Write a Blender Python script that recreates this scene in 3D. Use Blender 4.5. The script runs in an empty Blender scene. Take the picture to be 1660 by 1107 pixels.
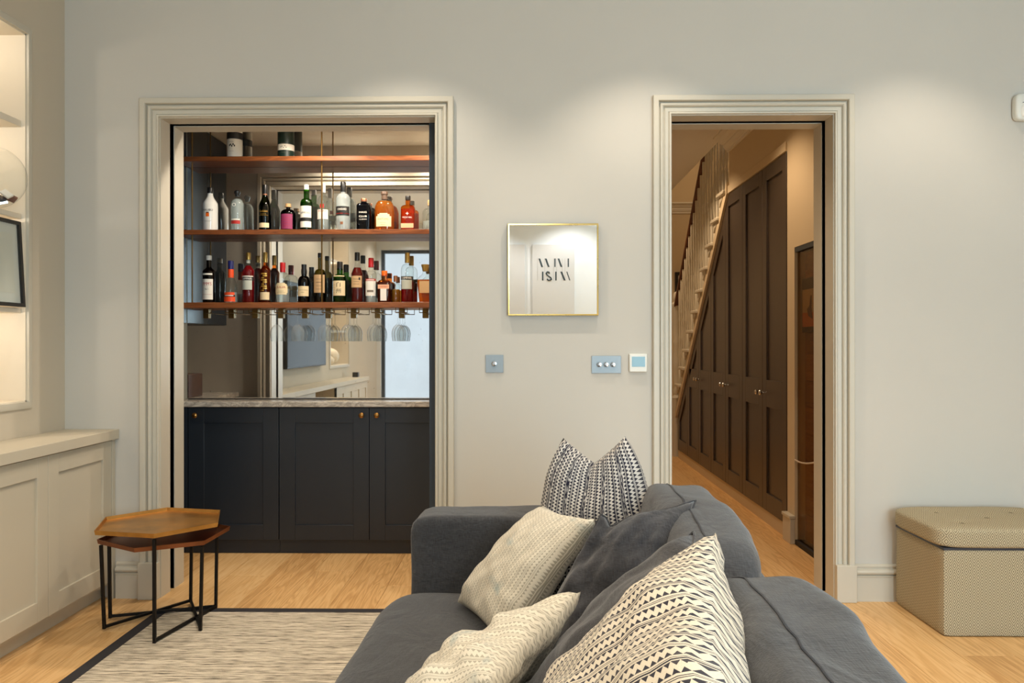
import bpy, bmesh, math, random
from mathutils import Vector, Matrix, noise

random.seed(7)
SC = bpy.context.scene
COL = SC.collection
PI = math.pi

# ---------------------------------------------------------------- camera
CAM_H = 1.235
cd = bpy.data.cameras.new('camera')
cam = bpy.data.objects.new('camera', cd)
COL.objects.link(cam)
cd.sensor_width = 36.0
cd.lens = 36.0 * 1300.0 / 1660.0
cd.shift_y = 3.5 / 1660.0
cd.clip_start = 0.02
cam.location = (0, 0, CAM_H)
cam.rotation_euler = (PI / 2, 0.0008, 0.0155)
SC.camera = cam

# ---------------------------------------------------------------- view, world, lights
SC.view_settings.view_transform = 'Standard'
SC.view_settings.look = 'None'
SC.view_settings.gamma = 1.0
SC.view_settings.use_curve_mapping = False
SC.view_settings.exposure = 0.02
cy = SC.cycles
cy.max_bounces = 10
cy.diffuse_bounces = 5
cy.glossy_bounces = 6
cy.transmission_bounces = 8
cy.transparent_max_bounces = 40
cy.caustics_reflective = False
cy.caustics_refractive = False
cy.sample_clamp_indirect = 6.0
cy.use_denoising = True
try:
    cy.denoiser = 'OPENIMAGEDENOISE'
except Exception:
    pass

world = bpy.data.worlds.new('World')
SC.world = world
world.use_nodes = True
bg = world.node_tree.nodes['Background']
bg.inputs[0].default_value = (0.80, 0.90, 1.0, 1)
bg.inputs[1].default_value = 1.15

WARM = (1.0, 0.87, 0.71)
HALLWARM = (1.0, 0.70, 0.42)
DAY = (0.66, 0.86, 1.0)

def area(name, loc, rot, sx, sy, power, col):
    l = bpy.data.lights.new(name, 'AREA')
    l.shape = 'RECTANGLE'; l.size = sx; l.size_y = sy
    l.energy = power; l.color = col
    o = bpy.data.objects.new(name, l); COL.objects.link(o)
    o.location = loc; o.rotation_euler = rot
    return o

def spot(name, loc, power, angle, col=WARM, blend=0.6, r=0.03, tilt=(0, 0, 0)):
    l = bpy.data.lights.new(name, 'SPOT')
    l.energy = power; l.spot_size = math.radians(angle); l.spot_blend = blend
    l.shadow_soft_size = r; l.color = col
    o = bpy.data.objects.new(name, l); COL.objects.link(o)
    o.location = loc; o.rotation_euler = tilt
    return o

def point(name, loc, power, col=WARM, r=0.03):
    l = bpy.data.lights.new(name, 'POINT')
    l.energy = power; l.shadow_soft_size = r; l.color = col
    o = bpy.data.objects.new(name, l); COL.objects.link(o)
    o.location = loc
    return o

# area lamp added outside the unseen second window to light the room
area('daylight_fill', (1.78, -2.70, 1.40), (PI / 2, 0, 0), 1.5, 2.5, 230, DAY)
# recessed ceiling downlights, a row beside the back wall and rows over the room
for x in (-0.57, 0.57, 1.85):
    spot('downlight', (x, 3.33, 3.02), 44 if x < 1 else 32, 100, r=0.022)
for y in (1.6, -0.2, -1.9):
    for x in (-1.70, -0.57, 0.57, 1.70):
        spot('downlight', (x, y, 3.02), {1.6: 52, -0.2: 34, -1.9: 44}[y], 120, WARM if y > -1 else (1.0, 0.95, 0.90), r=0.022)
# bar downlights
for x in (-1.15, -0.50):
    spot('bar_downlight', (x, 4.36, 2.58), 46, 150)
# hall
spot('hall_downlight', (1.10, 5.0, 2.88), 48, 120, HALLWARM)
spot('hall_downlight', (1.10, 6.6, 2.88), 46, 130, HALLWARM)
spot('hall_downlight', (1.10, 8.3, 2.88), 46, 130, HALLWARM)
point('stair_light', (2.2, 7.9, 3.6), 16, HALLWARM, 0.08)

# ---------------------------------------------------------------- helpers
def lin(c):
    out = []
    for v in c[:3]:
        v = v / 255.0
        out.append(v / 12.92 if v <= 0.04045 else ((v + 0.055) / 1.055) ** 2.4)
    return (out[0], out[1], out[2], 1.0)

class G:
    """tiny node-graph builder"""
    def __init__(self, name):
        m = bpy.data.materials.new(name); m.use_nodes = True
        self.m = m; self.nt = m.node_tree
        self.nt.nodes.clear()
        self.out = self.nt.nodes.new('ShaderNodeOutputMaterial')
    def n(self, t, **kw):
        nd = self.nt.nodes.new(t)
        for k, v in kw.items():
            setattr(nd, k, v)
        return nd
    def set(self, sock, v):
        if hasattr(v, 'is_output') or isinstance(v, bpy.types.NodeSocket):
            self.nt.links.new(v, sock)
        else:
            sock.default_value = v
    def math(self, op, a, b=0.0, c=0.0):
        nd = self.n('ShaderNodeMath', operation=op)
        self.set(nd.inputs[0], a); self.set(nd.inputs[1], b); self.set(nd.inputs[2], c)
        return nd.outputs[0]
    def mix(self, f, a, b):
        nd = self.n('ShaderNodeMix', data_type='RGBA')
        self.set(nd.inputs[0], f); self.set(nd.inputs[6], a); self.set(nd.inputs[7], b)
        return nd.outputs[2]
    def ramp(self, f, stops):
        nd = self.n('ShaderNodeValToRGB')
        el = nd.color_ramp.elements
        el[0].position, el[0].color = stops[0]
        el[1].position, el[1].color = stops[1]
        for p, c in stops[2:]:
            e = el.new(p); e.color = c
        self.set(nd.inputs[0], f)
        return nd.outputs[0]
    def coord(self, which='Object', scale=(1, 1, 1), loc=(0, 0, 0)):
        tc = self.n('ShaderNodeTexCoord')
        mp = self.n('ShaderNodeMapping')
        self.nt.links.new(tc.outputs[which], mp.inputs[0])
        mp.inputs['Scale'].default_value = scale
        self.set(mp.inputs['Location'], loc)
        return mp.outputs[0]
    def noise(self, vec, scale=5.0, detail=2.0, rough=0.5, dist=0.0, out=0):
        nd = self.n('ShaderNodeTexNoise')
        self.nt.links.new(vec, nd.inputs['Vector'])
        nd.inputs['Scale'].default_value = scale
        nd.inputs['Detail'].default_value = detail
        nd.inputs['Roughness'].default_value = rough
        nd.inputs['Distortion'].default_value = dist
        return nd.outputs[out]
    def sep(self, vec):
        nd = self.n('ShaderNodeSeparateXYZ'); self.set(nd.inputs[0], vec)
        return nd.outputs
    def bump(self, h, strength=0.2, dist=0.01):
        nd = self.n('ShaderNodeBump')
        nd.inputs['Strength'].default_value = strength
        nd.inputs['Distance'].default_value = dist
        self.set(nd.inputs['Height'], h)
        return nd.outputs[0]
    def pbsdf(self, col, rough=0.5, metal=0.0, normal=None, spec=0.5, **kw):
        b = self.n('ShaderNodeBsdfPrincipled')
        self.set(b.inputs['Base Color'], col)
        self.set(b.inputs['Roughness'], rough)
        self.set(b.inputs['Metallic'], metal)
        b.inputs['Specular IOR Level'].default_value = spec
        if normal is not None:
            self.set(b.inputs['Normal'], normal)
        for k, v in kw.items():
            self.set(b.inputs[k.replace('_', ' ')], v)
        return b.outputs[0]
    def done(self, shader):
        self.nt.links.new(shader, self.out.inputs[0])
        return self.m

M = {}
def plain(key, rgb, rough=0.5, metal=0.0, spec=0.5, var=0.0, scale=6.0, bump=0.0, bscale=200.0):
    g = G(key)
    c = lin(rgb)
    col = c
    if var > 0:
        v = g.coord('Object')
        nz = g.noise(v, scale, 3)
        d = tuple(x * (1 - var) for x in c[:3]) + (1,)
        u = tuple(min(1, x * (1 + var)) for x in c[:3]) + (1,)
        col = g.ramp(nz, [(0.3, d), (0.7, u)])
    nrm = None
    if bump > 0:
        nrm = g.bump(g.noise(g.coord('Object'), bscale, 2), bump, 0.002)
    M[key] = g.done(g.pbsdf(col, rough, metal, nrm, spec))
    return M[key]

def thin_glass(key, tint, edge=0.4, gloss=(1, 1, 1, 1), ior=1.45, epow=2.0):
    g = G(key)
    lw = g.n('ShaderNodeLayerWeight'); lw.inputs[0].default_value = 0.35
    t = tint + (1,) if len(tint) == 3 else tint
    e = tuple(x * edge for x in t[:3]) + (1,)
    tr = g.n('ShaderNodeBsdfTransparent')
    g.set(tr.inputs[0], g.mix(g.math('POWER', lw.outputs[1], epow), t, e))
    gl = g.n('ShaderNodeBsdfGlossy'); gl.inputs['Roughness'].default_value = 0.03
    gl.inputs[0].default_value = gloss
    fz = g.math('ADD', 0.025, g.math('MULTIPLY', g.math('POWER', lw.outputs[1], 4.0), 0.5 if ior < 1.5 else 0.75))
    mx = g.n('ShaderNodeMixShader')
    g.nt.links.new(fz, mx.inputs[0]); g.nt.links.new(tr.outputs[0], mx.inputs[1]); g.nt.links.new(gl.outputs[0], mx.inputs[2])
    M[key] = g.done(mx.outputs[0]); return M[key]

def tinted(key, col, opac=0.4):
    g = G(key)
    tr = g.n('ShaderNodeBsdfTransparent'); tr.inputs[0].default_value = col + (1,)
    p = g.pbsdf(tuple(min(1, c * 0.9) for c in col) + (1,), 0.08)
    mx = g.n('ShaderNodeMixShader'); mx.inputs[0].default_value = opac
    g.nt.links.new(tr.outputs[0], mx.inputs[1]); g.nt.links.new(p, mx.inputs[2])
    M[key] = g.done(mx.outputs[0]); return M[key]

# ---- mesh builder
class MB:
    def __init__(self):
        self.v = []; self.f = []; self.uv = None
    def add(self, vs, fs):
        o = len(self.v)
        self.v += [tuple(p) for p in vs]
        self.f += [tuple(i + o for i in f) for f in fs]
        return self
    def box(self, x0, x1, y0, y1, z0, z1):
        if x0 > x1: x0, x1 = x1, x0
        if y0 > y1: y0, y1 = y1, y0
        if z0 > z1: z0, z1 = z1, z0
        return self.add([(x0, y0, z0), (x1, y0, z0), (x1, y1, z0), (x0, y1, z0), (x0, y0, z1), (x1, y0, z1), (x1, y1, z1), (x0, y1, z1)],
                        [(3, 2, 1, 0), (4, 5, 6, 7), (0, 1, 5, 4), (1, 2, 6, 5), (2, 3, 7, 6), (3, 0, 4, 7)])
    def prism(self, poly, a0, a1, fn):
        """poly: list of (p,q); fn(p,q,a)->xyz"""
        n = len(poly)
        vs = [fn(p, q, a0) for p, q in poly] + [fn(p, q, a1) for p, q in poly]
        fs = [tuple(range(n - 1, -1, -1)), tuple(range(n, 2 * n))]
        fs += [(i, (i + 1) % n, (i + 1) % n + n, i + n) for i in range(n)]
        return self.add(vs, fs)
    def lathe(self, prof, c=(0, 0, 0), n=24, p=2.0, sx=1.0, sy=1.0, axis='z', cap=True):
        vs = []; fs = []
        for r, z in prof:
            for i in range(n):
                a = 2 * PI * i / n
                ca, sa = math.cos(a), math.sin(a)
                k = 1.0 if p == 2.0 else (abs(ca) ** p + abs(sa) ** p) ** (-1.0 / p)
                q = (r * k * ca * sx, r * k * sa * sy, z)
                if axis == 'y': q = (q[0], -q[2], q[1])
                elif axis == 'x': q = (q[2], q[0], q[1])
                elif axis == '-x': q = (-q[2], q[0], q[1])
                vs.append((c[0] + q[0], c[1] + q[1], c[2] + q[2]))
        m = len(prof)
        for j in range(m - 1):
            for i in range(n):
                a = j * n + i; b = j * n + (i + 1) % n
                fs.append((a, b, b + n, a + n))
        if cap:
            fs.append(tuple(range(n - 1, -1, -1)))
            fs.append(tuple(range((m - 1) * n, m * n)))
        return self.add(vs, fs)
    def tube(self, path, r, n=8, closed=False):
        pts = [Vector(p) for p in path]; m = len(pts)
        vs = []; fs = []
        up = None
        for j in range(m):
            if closed:
                t = pts[(j + 1) % m] - pts[j - 1]
            else:
                t = pts[min(j + 1, m - 1)] - pts[max(j - 1, 0)]
            t.normalize()
            if up is None:
                up = Vector((0, 0, 1)) if abs(t.z) < 0.9 else Vector((1, 0, 0))
            s = t.cross(up)
            if s.length < 1e-5:
                s = t.cross(Vector((0, 1, 0)))
            s.normalize(); u = s.cross(t).normalized(); up = u
            k = 1.0
            if 0 < j < m - 1 or closed:
                d1 = (pts[j] - pts[j - 1]).normalized(); d2 = (pts[(j + 1) % m] - pts[j]).normalized()
                cc = max(0.35, math.sqrt(max(0.0, (1 + d1.dot(d2)) / 2)))
                k = 1.0 / cc if cc < 0.98 else 1.0
                k = min(k, 1.4)
            for i in range(n):
                a = 2 * PI * (i + 0.5) / n
                vs.append(pts[j] + s * (r * k * math.cos(a)) + u * (r * k * math.sin(a)))
        for j in range(m if closed else m - 1):
            for i in range(n):
                a = j * n + i; b = j * n + (i + 1) % n
                c2 = ((j + 1) % m) * n
                fs.append((a, b, c2 + (i + 1) % n, c2 + i))
        if not closed:
            fs.append(tuple(range(n - 1, -1, -1))); fs.append(tuple(range((m - 1) * n, m * n)))
        return self.add(vs, fs)
    def rbox(self, cx, cyy, cz, hx, hy, hz, n=8.0, div=14, amp=0.0, nsc=4.0, seed=0.0, fn=None):
        """rounded, slightly uneven box (upholstery)"""
        idx = {}; vs = []; fs = []
        def vid(i, j, k):
            key = (i, j, k)
            if key not in idx:
                p = Vector((2.0 * i / div - 1, 2.0 * j / div - 1, 2.0 * k / div - 1))
                L = (abs(p.x) ** n + abs(p.y) ** n + abs(p.z) ** n) ** (1.0 / n)
                q = p / L
                w = Vector((q.x * hx, q.y * hy, q.z * hz))
                if amp:
                    d = noise.noise((w + Vector((seed, seed * 2, 0))) * nsc) * amp + noise.noise((w + Vector((seed, 3, seed))) * nsc * 3) * amp * 0.35
                    w = w + Vector((q.x ** 3, q.y ** 3, q.z ** 3)) * d
                if fn: w = fn(w, q)
                idx[key] = len(vs); vs.append((cx + w.x, cyy + w.y, cz + w.z))
            return idx[key]
        for a in range(div):
            for b in range(div):
                for s in (0, div):
                    q = [vid(s, a, b), vid(s, a + 1, b), vid(s, a + 1, b + 1), vid(s, a, b + 1)]
                    fs.append(tuple(q) if s else tuple(q[::-1]))
                    q = [vid(a, s, b), vid(a, s, b + 1), vid(a + 1, s, b + 1), vid(a + 1, s, b)]
                    fs.append(tuple(q) if s else tuple(q[::-1]))
                    q = [vid(a, b, s), vid(a + 1, b, s), vid(a + 1, b + 1, s), vid(a, b + 1, s)]
                    fs.append(tuple(q) if s else tuple(q[::-1]))
        return self.add(vs, fs)
    def build(self, name, mat, parent=None, bevel=0.0, smooth=True, angle=35, origin=None, fix=False):
        me = bpy.data.meshes.new(name)
        if parent is not None:
            off = Vector(ROOT.get(parent.name, (0, 0, 0)))
        elif origin is not None:
            off = Vector(origin)
        else:
            xs = [p[0] for p in self.v]; ys = [p[1] for p in self.v]; zs = [p[2] for p in self.v]
            off = Vector(((min(xs) + max(xs)) / 2, (min(ys) + max(ys)) / 2, min(zs)))
        me.from_pydata([(p[0] - off.x, p[1] - off.y, p[2] - off.z) for p in self.v], [], self.f)
        if self.uv is not None:
            ul = me.uv_layers.new(name='UVMap')
            for lp in me.loops:
                ul.data[lp.index].uv = self.uv[lp.vertex_index]
        me.update()
        if fix:
            bm = bmesh.new(); bm.from_mesh(me)
            bmesh.ops.remove_doubles(bm, verts=bm.verts, dist=1e-5)
            bmesh.ops.recalc_face_normals(bm, faces=bm.faces)
            bm.to_mesh(me); bm.free()
        if smooth:
            me.shade_smooth()
            me.set_sharp_from_angle(angle=math.radians(angle))
        o = bpy.data.objects.new(name, me)
        COL.objects.link(o)
        me.materials.append(M[mat] if isinstance(mat, str) else mat)
        if parent is not None:
            o.parent = parent
            ROOT[o.name] = tuple(off)
        else:
            o.location = off
            ROOT[o.name] = tuple(off)
        if bevel > 0:
            b = o.modifiers.new('bevel', 'BEVEL'); b.width = bevel; b.segments = 2; b.limit_method = 'ANGLE'
            b.angle_limit = math.radians(40); b.harden_normals = False
        return o

ROOT = {}
def tag(o, label, cat, group=None):
    o['label'] = label; o['category'] = cat
    if group: o['group'] = group
    return o
def thing(name, label, cat, loc=(0, 0, 0), group=None):
    o = bpy.data.objects.new(name, None); COL.objects.link(o)
    o.location = loc; o.empty_display_size = 0.05
    ROOT[o.name] = tuple(loc)
    return tag(o, label, cat, group)
def struct(name, mb, mat, label=None, bevel=0.0, **kw):
    o = mb.build(name, mat, origin=(0, 0, 0), bevel=bevel, **kw)
    o['kind'] = 'structure'
    if label: o['label'] = label
    return o
def B(x0, x1, y0, y1, z0, z1):
    return MB().box(x0, x1, y0, y1, z0, z1)

def sweep_rect(mb, a0, a1, b0, b1, prof, fn, closed=False):
    """mitred moulding around a rectangle; prof: (t outward, h proud); fn(a,b,h)->xyz"""
    loops = []
    for t, h in prof:
        if closed:
            pts = [(a0 - t, b0 - t), (a0 - t, b1 + t), (a1 + t, b1 + t), (a1 + t, b0 - t)]
        else:
            pts = [(a0 - t, b0), (a0 - t, b1 + t), (a1 + t, b1 + t), (a1 + t, b0)]
        loops.append([fn(a, b, h) for a, b in pts])
    o = len(mb.v); m = len(loops)
    for l in loops:
        mb.v += [tuple(p) for p in l]
    segs = 4 if closed else 3
    for j in range(m - 1):
        for i in range(segs):
            k = (i + 1) % 4
            mb.f.append((o + j * 4 + i, o + j * 4 + k, o + (j + 1) * 4 + k, o + (j + 1) * 4 + i))
    if not closed:
        mb.f.append(tuple(o + j * 4 for j in range(m)))
        mb.f.append(tuple(o + j * 4 + 3 for j in reversed(range(m))))
    return mb

def text_mesh(s, width=None, height=None, align='CENTER', shear=0.0):
    cu = bpy.data.curves.new('t', 'FONT'); cu.body = s; cu.align_x = 'CENTER'; cu.align_y = 'CENTER'
    cu.resolution_u = 2; cu.shear = shear
    ob = bpy.data.objects.new('t', cu)
    COL.objects.link(ob)
    dg = bpy.context.evaluated_depsgraph_get()
    me = bpy.data.meshes.new_from_object(ob.evaluated_get(dg))
    vs = [tuple(v.co[:2]) for v in me.vertices]; fs = [tuple(p.vertices) for p in me.polygons]
    bpy.data.objects.remove(ob); bpy.data.curves.remove(cu); bpy.data.meshes.remove(me)
    if not vs: return [], []
    x0 = min(v[0] for v in vs); x1 = max(v[0] for v in vs); y0 = min(v[1] for v in vs); y1 = max(v[1] for v in vs)
    w, h = max(x1 - x0, 1e-6), max(y1 - y0, 1e-6)
    k = (width / w) if width else (height / h)
    ky = (height / h) if height else k
    return [((v[0] - (x0 + x1) / 2) * k, (v[1] - (y0 + y1) / 2) * ky) for v in vs], fs
# ---------------------------------------------------------------- materials
plain('wall_paint', (200, 196, 187), 0.85, var=0.02, scale=1.5, bump=0.05, bscale=300)
plain('left_wall_paint', (196, 186, 168), 0.85, var=0.02, scale=1.5)
plain('white_paint', (224, 230, 234), 0.8)
plain('trim_paint', (199, 193, 178), 0.42)
plain('cabinet_paint', (196, 187, 168), 0.5)
plain('alcove_paint', (226, 216, 198), 0.7)
plain('hall_paint', (206, 190, 162), 0.85)
plain('ceiling_paint', (228, 226, 220), 0.9)
plain('navy_paint', (34, 40, 48), 0.38)
plain('umber_paint', (66, 56, 48), 0.33)
plain('dark_slot', (34, 29, 25), 0.7)
plain('door_blue', (46, 58, 70), 0.4)
plain('black_metal', (24, 22, 21), 0.5, 0.6)
plain('black_frame', (26, 22, 20), 0.4)
plain('steel', (150, 158, 162), 0.5, 0.55)
plain('chrome', (205, 205, 205), 0.18, 1.0)
plain('white_plastic', (226, 226, 218), 0.4)
plain('lcd', (96, 138, 148), 0.25)
plain('paper', (226, 224, 216), 0.8)
plain('poster_board', (206, 208, 208), 0.7)
plain('ink', (52, 66, 72), 0.7)
plain('black_ink', (24, 22, 24), 0.7)
plain('white_ink', (236, 232, 222), 0.6)
plain('red_ink', (170, 36, 30), 0.6)
plain('gold_ink', (196, 152, 66), 0.35, 0.6)
plain('cream_label', (222, 202, 160), 0.7)
plain('white_label', (226, 222, 210), 0.7)
plain('tan_label', (196, 160, 116), 0.7)
plain('purple_label', (132, 44, 84), 0.6)
plain('black_label', (26, 26, 26), 0.5)
plain('orange_label', (226, 74, 20), 0.55)
plain('pale_orange_label', (226, 168, 130), 0.6)
plain('grey_label', (178, 182, 170), 0.6)
plain('cap_black', (20, 20, 21), 0.35)
plain('cap_white', (222, 220, 214), 0.4)
plain('cap_red', (168, 20, 26), 0.32)
plain('cap_gold', (178, 148, 84), 0.32, 0.8)
plain('cap_blue', (24, 30, 92), 0.32)
plain('cap_orange', (216, 96, 14), 0.35)
plain('cap_cork', (190, 152, 106), 0.8, var=0.15, scale=60)
plain('cap_wood', (92, 70, 54), 0.5)
plain('cap_copper', (164, 112, 84), 0.35, 0.7)
plain('brown_leather', (70, 44, 34), 0.5)
plain('pumpkin_cream', (226, 214, 190), 0.6)
plain('screen', (12, 14, 16), 0.08)
plain('shade_grey', (120, 112, 100), 0.8)
plain('trinket_dark', (46, 50, 60), 0.4)
plain('trinket_silver', (190, 188, 186), 0.25, 0.9)
plain('trinket_brown', (130, 88, 70), 0.5)
plain('cable_grey', (200, 188, 172), 0.5)
plain('painting_sky', (176, 160, 130), 0.6)
plain('painting_earth', (190, 110, 30), 0.6)
plain('painting_figure', (70, 40, 28), 0.6)
plain('dark_green_tube', (16, 40, 34), 0.4)
plain('leaf_gold', (198, 160, 60), 0.6)

def metal(key, rgb, rough, var=0.12, scale=8):
    g = G(key)
    v = g.coord('Object')
    nz = g.noise(v, scale, 4, 0.6)
    c = lin(rgb)
    d = tuple(x * (1 - var * 2) for x in c[:3]) + (1,); u = tuple(min(1, x * (1 + var)) for x in c[:3]) + (1,)
    M[key] = g.done(g.pbsdf(g.ramp(nz, [(0.3, d), (0.7, u)]), g.math('ADD', g.math('MULTIPLY', nz, 0.2), rough - 0.1), 1.0))
metal('brass', (190, 150, 88), 0.32)
metal('aged_brass', (210, 158, 88), 0.38, 0.16, 6)
metal('copper_tray', (150, 94, 62), 0.40, 0.2, 6)
metal('gold_frame', (226, 196, 120), 0.28, 0.05)
metal('knob_bronze', (170, 126, 70), 0.3)
metal('rack_brass', (120, 94, 52), 0.4)

def mirror(key, col, rough, speck=False):
    g = G(key)
    c = col + (1,)
    rr = rough
    if speck:
        v = g.coord('Object')
        n1 = g.noise(v, 55, 3, 0.7)
        n2 = g.noise(v, 3.0, 4, 0.6)
        n3 = g.noise(v, 160, 2, 0.6)
        dots = g.ramp(n1, [(0.70, (0, 0, 0, 1)), (0.745, (1, 1, 1, 1))])
        fine = g.ramp(n3, [(0.70, (0, 0, 0, 1)), (0.76, (1, 1, 1, 1))])
        dirt = g.math('ADD', g.math('MULTIPLY', dots, 0.75), g.math('MULTIPLY', fine, 0.3), )
        dirt = g.math('MINIMUM', dirt, 0.9)
        c = g.mix(dirt, c, (0.10, 0.09, 0.08, 1))
        rr = g.math('ADD', g.math('MULTIPLY', n2, 0.02), rough)
        nd = g.pbsdf(c, rr, 1.0)
        haze = g.pbsdf(lin((150, 145, 132)), 0.6)
        mx = g.n('ShaderNodeMixShader')
        g.set(mx.inputs[0], g.math('ADD', g.math('MULTIPLY', g.ramp(n2, [(0.4, (0, 0, 0, 1)), (0.7, (1, 1, 1, 1))]), 0.10), 0.04))
        g.nt.links.new(nd, mx.inputs[1]); g.nt.links.new(haze, mx.inputs[2])
        M[key] = g.done(mx.outputs[0]); return
    M[key] = g.done(g.pbsdf(c, rr, 1.0))
mirror('mirror_glass', (0.93, 0.95, 0.96), 0.0)
mirror('antique_mirror', (0.84, 0.84, 0.82), 0.005, True)

def wood(key, c0, c1, c2, rough, ax, random_per=True, ring=14.0, bump=0.06, fine=1.0):
    """grain runs along axis ax (0,1,2)"""
    g = G(key)
    oi = g.n('ShaderNodeObjectInfo')
    off = g.n('ShaderNodeCombineXYZ')
    for i in range(3):
        g.set(off.inputs[i], g.math('MULTIPLY', oi.outputs['Random'], (37.0, 71.0, 23.0)[i]))
    sc = [ring, ring, ring]; sc[ax] = ring * 0.07
    v = g.coord('Object', tuple(sc), off.outputs[0])
    n1 = g.noise(v, 1.0, 3, 0.55, 0.6)
    rings = g.math('FRACT', g.math('MULTIPLY', n1, 9.0))
    rings = g.math('ABSOLUTE', g.math('SUBTRACT', g.math('MULTIPLY', rings, 2.0), 1.0))
    sf = [260.0 * fine] * 3; sf[ax] = 7.0 * fine
    n2 = g.noise(g.coord('Object', tuple(sf), off.outputs[0]), 1.0, 3, 0.6)
    sb = [3.0] * 3; sb[ax] = 0.7
    n3 = g.noise(g.coord('Object', tuple(sb), off.outputs[0]), 1.0, 2)
    f = g.math('ADD', g.math('MULTIPLY', rings, 0.22), g.math('ADD', g.math('MULTIPLY', n2, 0.36), g.math('MULTIPLY', n3, 0.30)))
    if random_per:
        f = g.math('ADD', f, g.math('MULTIPLY', g.math('SUBTRACT', oi.outputs['Random'], 0.5), 0.22))
    col = g.ramp(f, [(0.22, lin(c0)), (0.45, lin(c1)), (0.72, lin(c2))])
    M[key] = g.done(g.pbsdf(col, rough, 0.0, g.bump(g.math('ADD', n2, g.math('MULTIPLY', rings, 0.3)), bump, 0.002), 0.45))
wood('oak_plank', (190, 144, 90), (220, 177, 120), (233, 197, 146), 0.42, 1)
wood('walnut_shelf', (92, 48, 22), (128, 72, 36), (150, 90, 48), 0.38, 0, ring=22)
wood('reflected_board', (110, 76, 42), (146, 102, 58), (172, 126, 76), 0.25, 1, ring=18)
wood('handrail_wood', (70, 38, 18), (96, 54, 26), (116, 68, 34), 0.3, 1)
wood('box_wood', (62, 36, 26), (82, 50, 36), (98, 62, 46), 0.5, 0)

def marble(key):
    g = G(key)
    v = g.coord('Object', (3, 6, 6))
    n1 = g.noise(v, 2.2, 6, 0.65, 1.6)
    vein = g.math('ABSOLUTE', g.math('SUBTRACT', n1, 0.5))
    col = g.ramp(vein, [(0.0, lin((150, 142, 132))), (0.08, lin((196, 187, 174))), (0.30, lin((222, 214, 200)))])
    M[key] = g.done(g.pbsdf(col, 0.18))
marble('marble')

def linen(key, rgb, var=0.30, light=None):
    g = G(key)
    v = g.coord('Object')
    a = g.noise(g.coord('Object', (420, 60, 60)), 1.0, 2)
    b = g.noise(g.coord('Object', (60, 420, 420)), 1.0, 2)
    c3 = g.noise(v, 9.0, 6, 0.7)
    wrk = g.noise(g.coord('Object', (9, 5, 14)), 1.0, 3, 0.55, 0.8)
    f = g.math('ADD', g.math('MULTIPLY', a, 0.35), g.math('ADD', g.math('MULTIPLY', b, 0.35), g.math('MULTIPLY', c3, 0.30)))
    c = lin(rgb)
    d = tuple(x * (1 - var * 1.5) for x in c[:3]) + (1,); u = tuple(min(1, x * (1 + var * 1.6)) for x in c[:3]) + (1,)
    col = g.ramp(f, [(0.32, d), (0.68, u)])
    M[key] = g.done(g.pbsdf(col, 0.92, 0.0, g.bump(g.math('ADD', g.math('MULTIPLY', f, 0.25), g.math('MULTIPLY', wrk, 1.2)), 0.55, 0.016), 0.2, Sheen_Weight=0.25, Sheen_Roughness=0.5))
linen('sofa_linen', (59, 60, 63))
linen('cushion_linen', (57, 57, 60))

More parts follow.
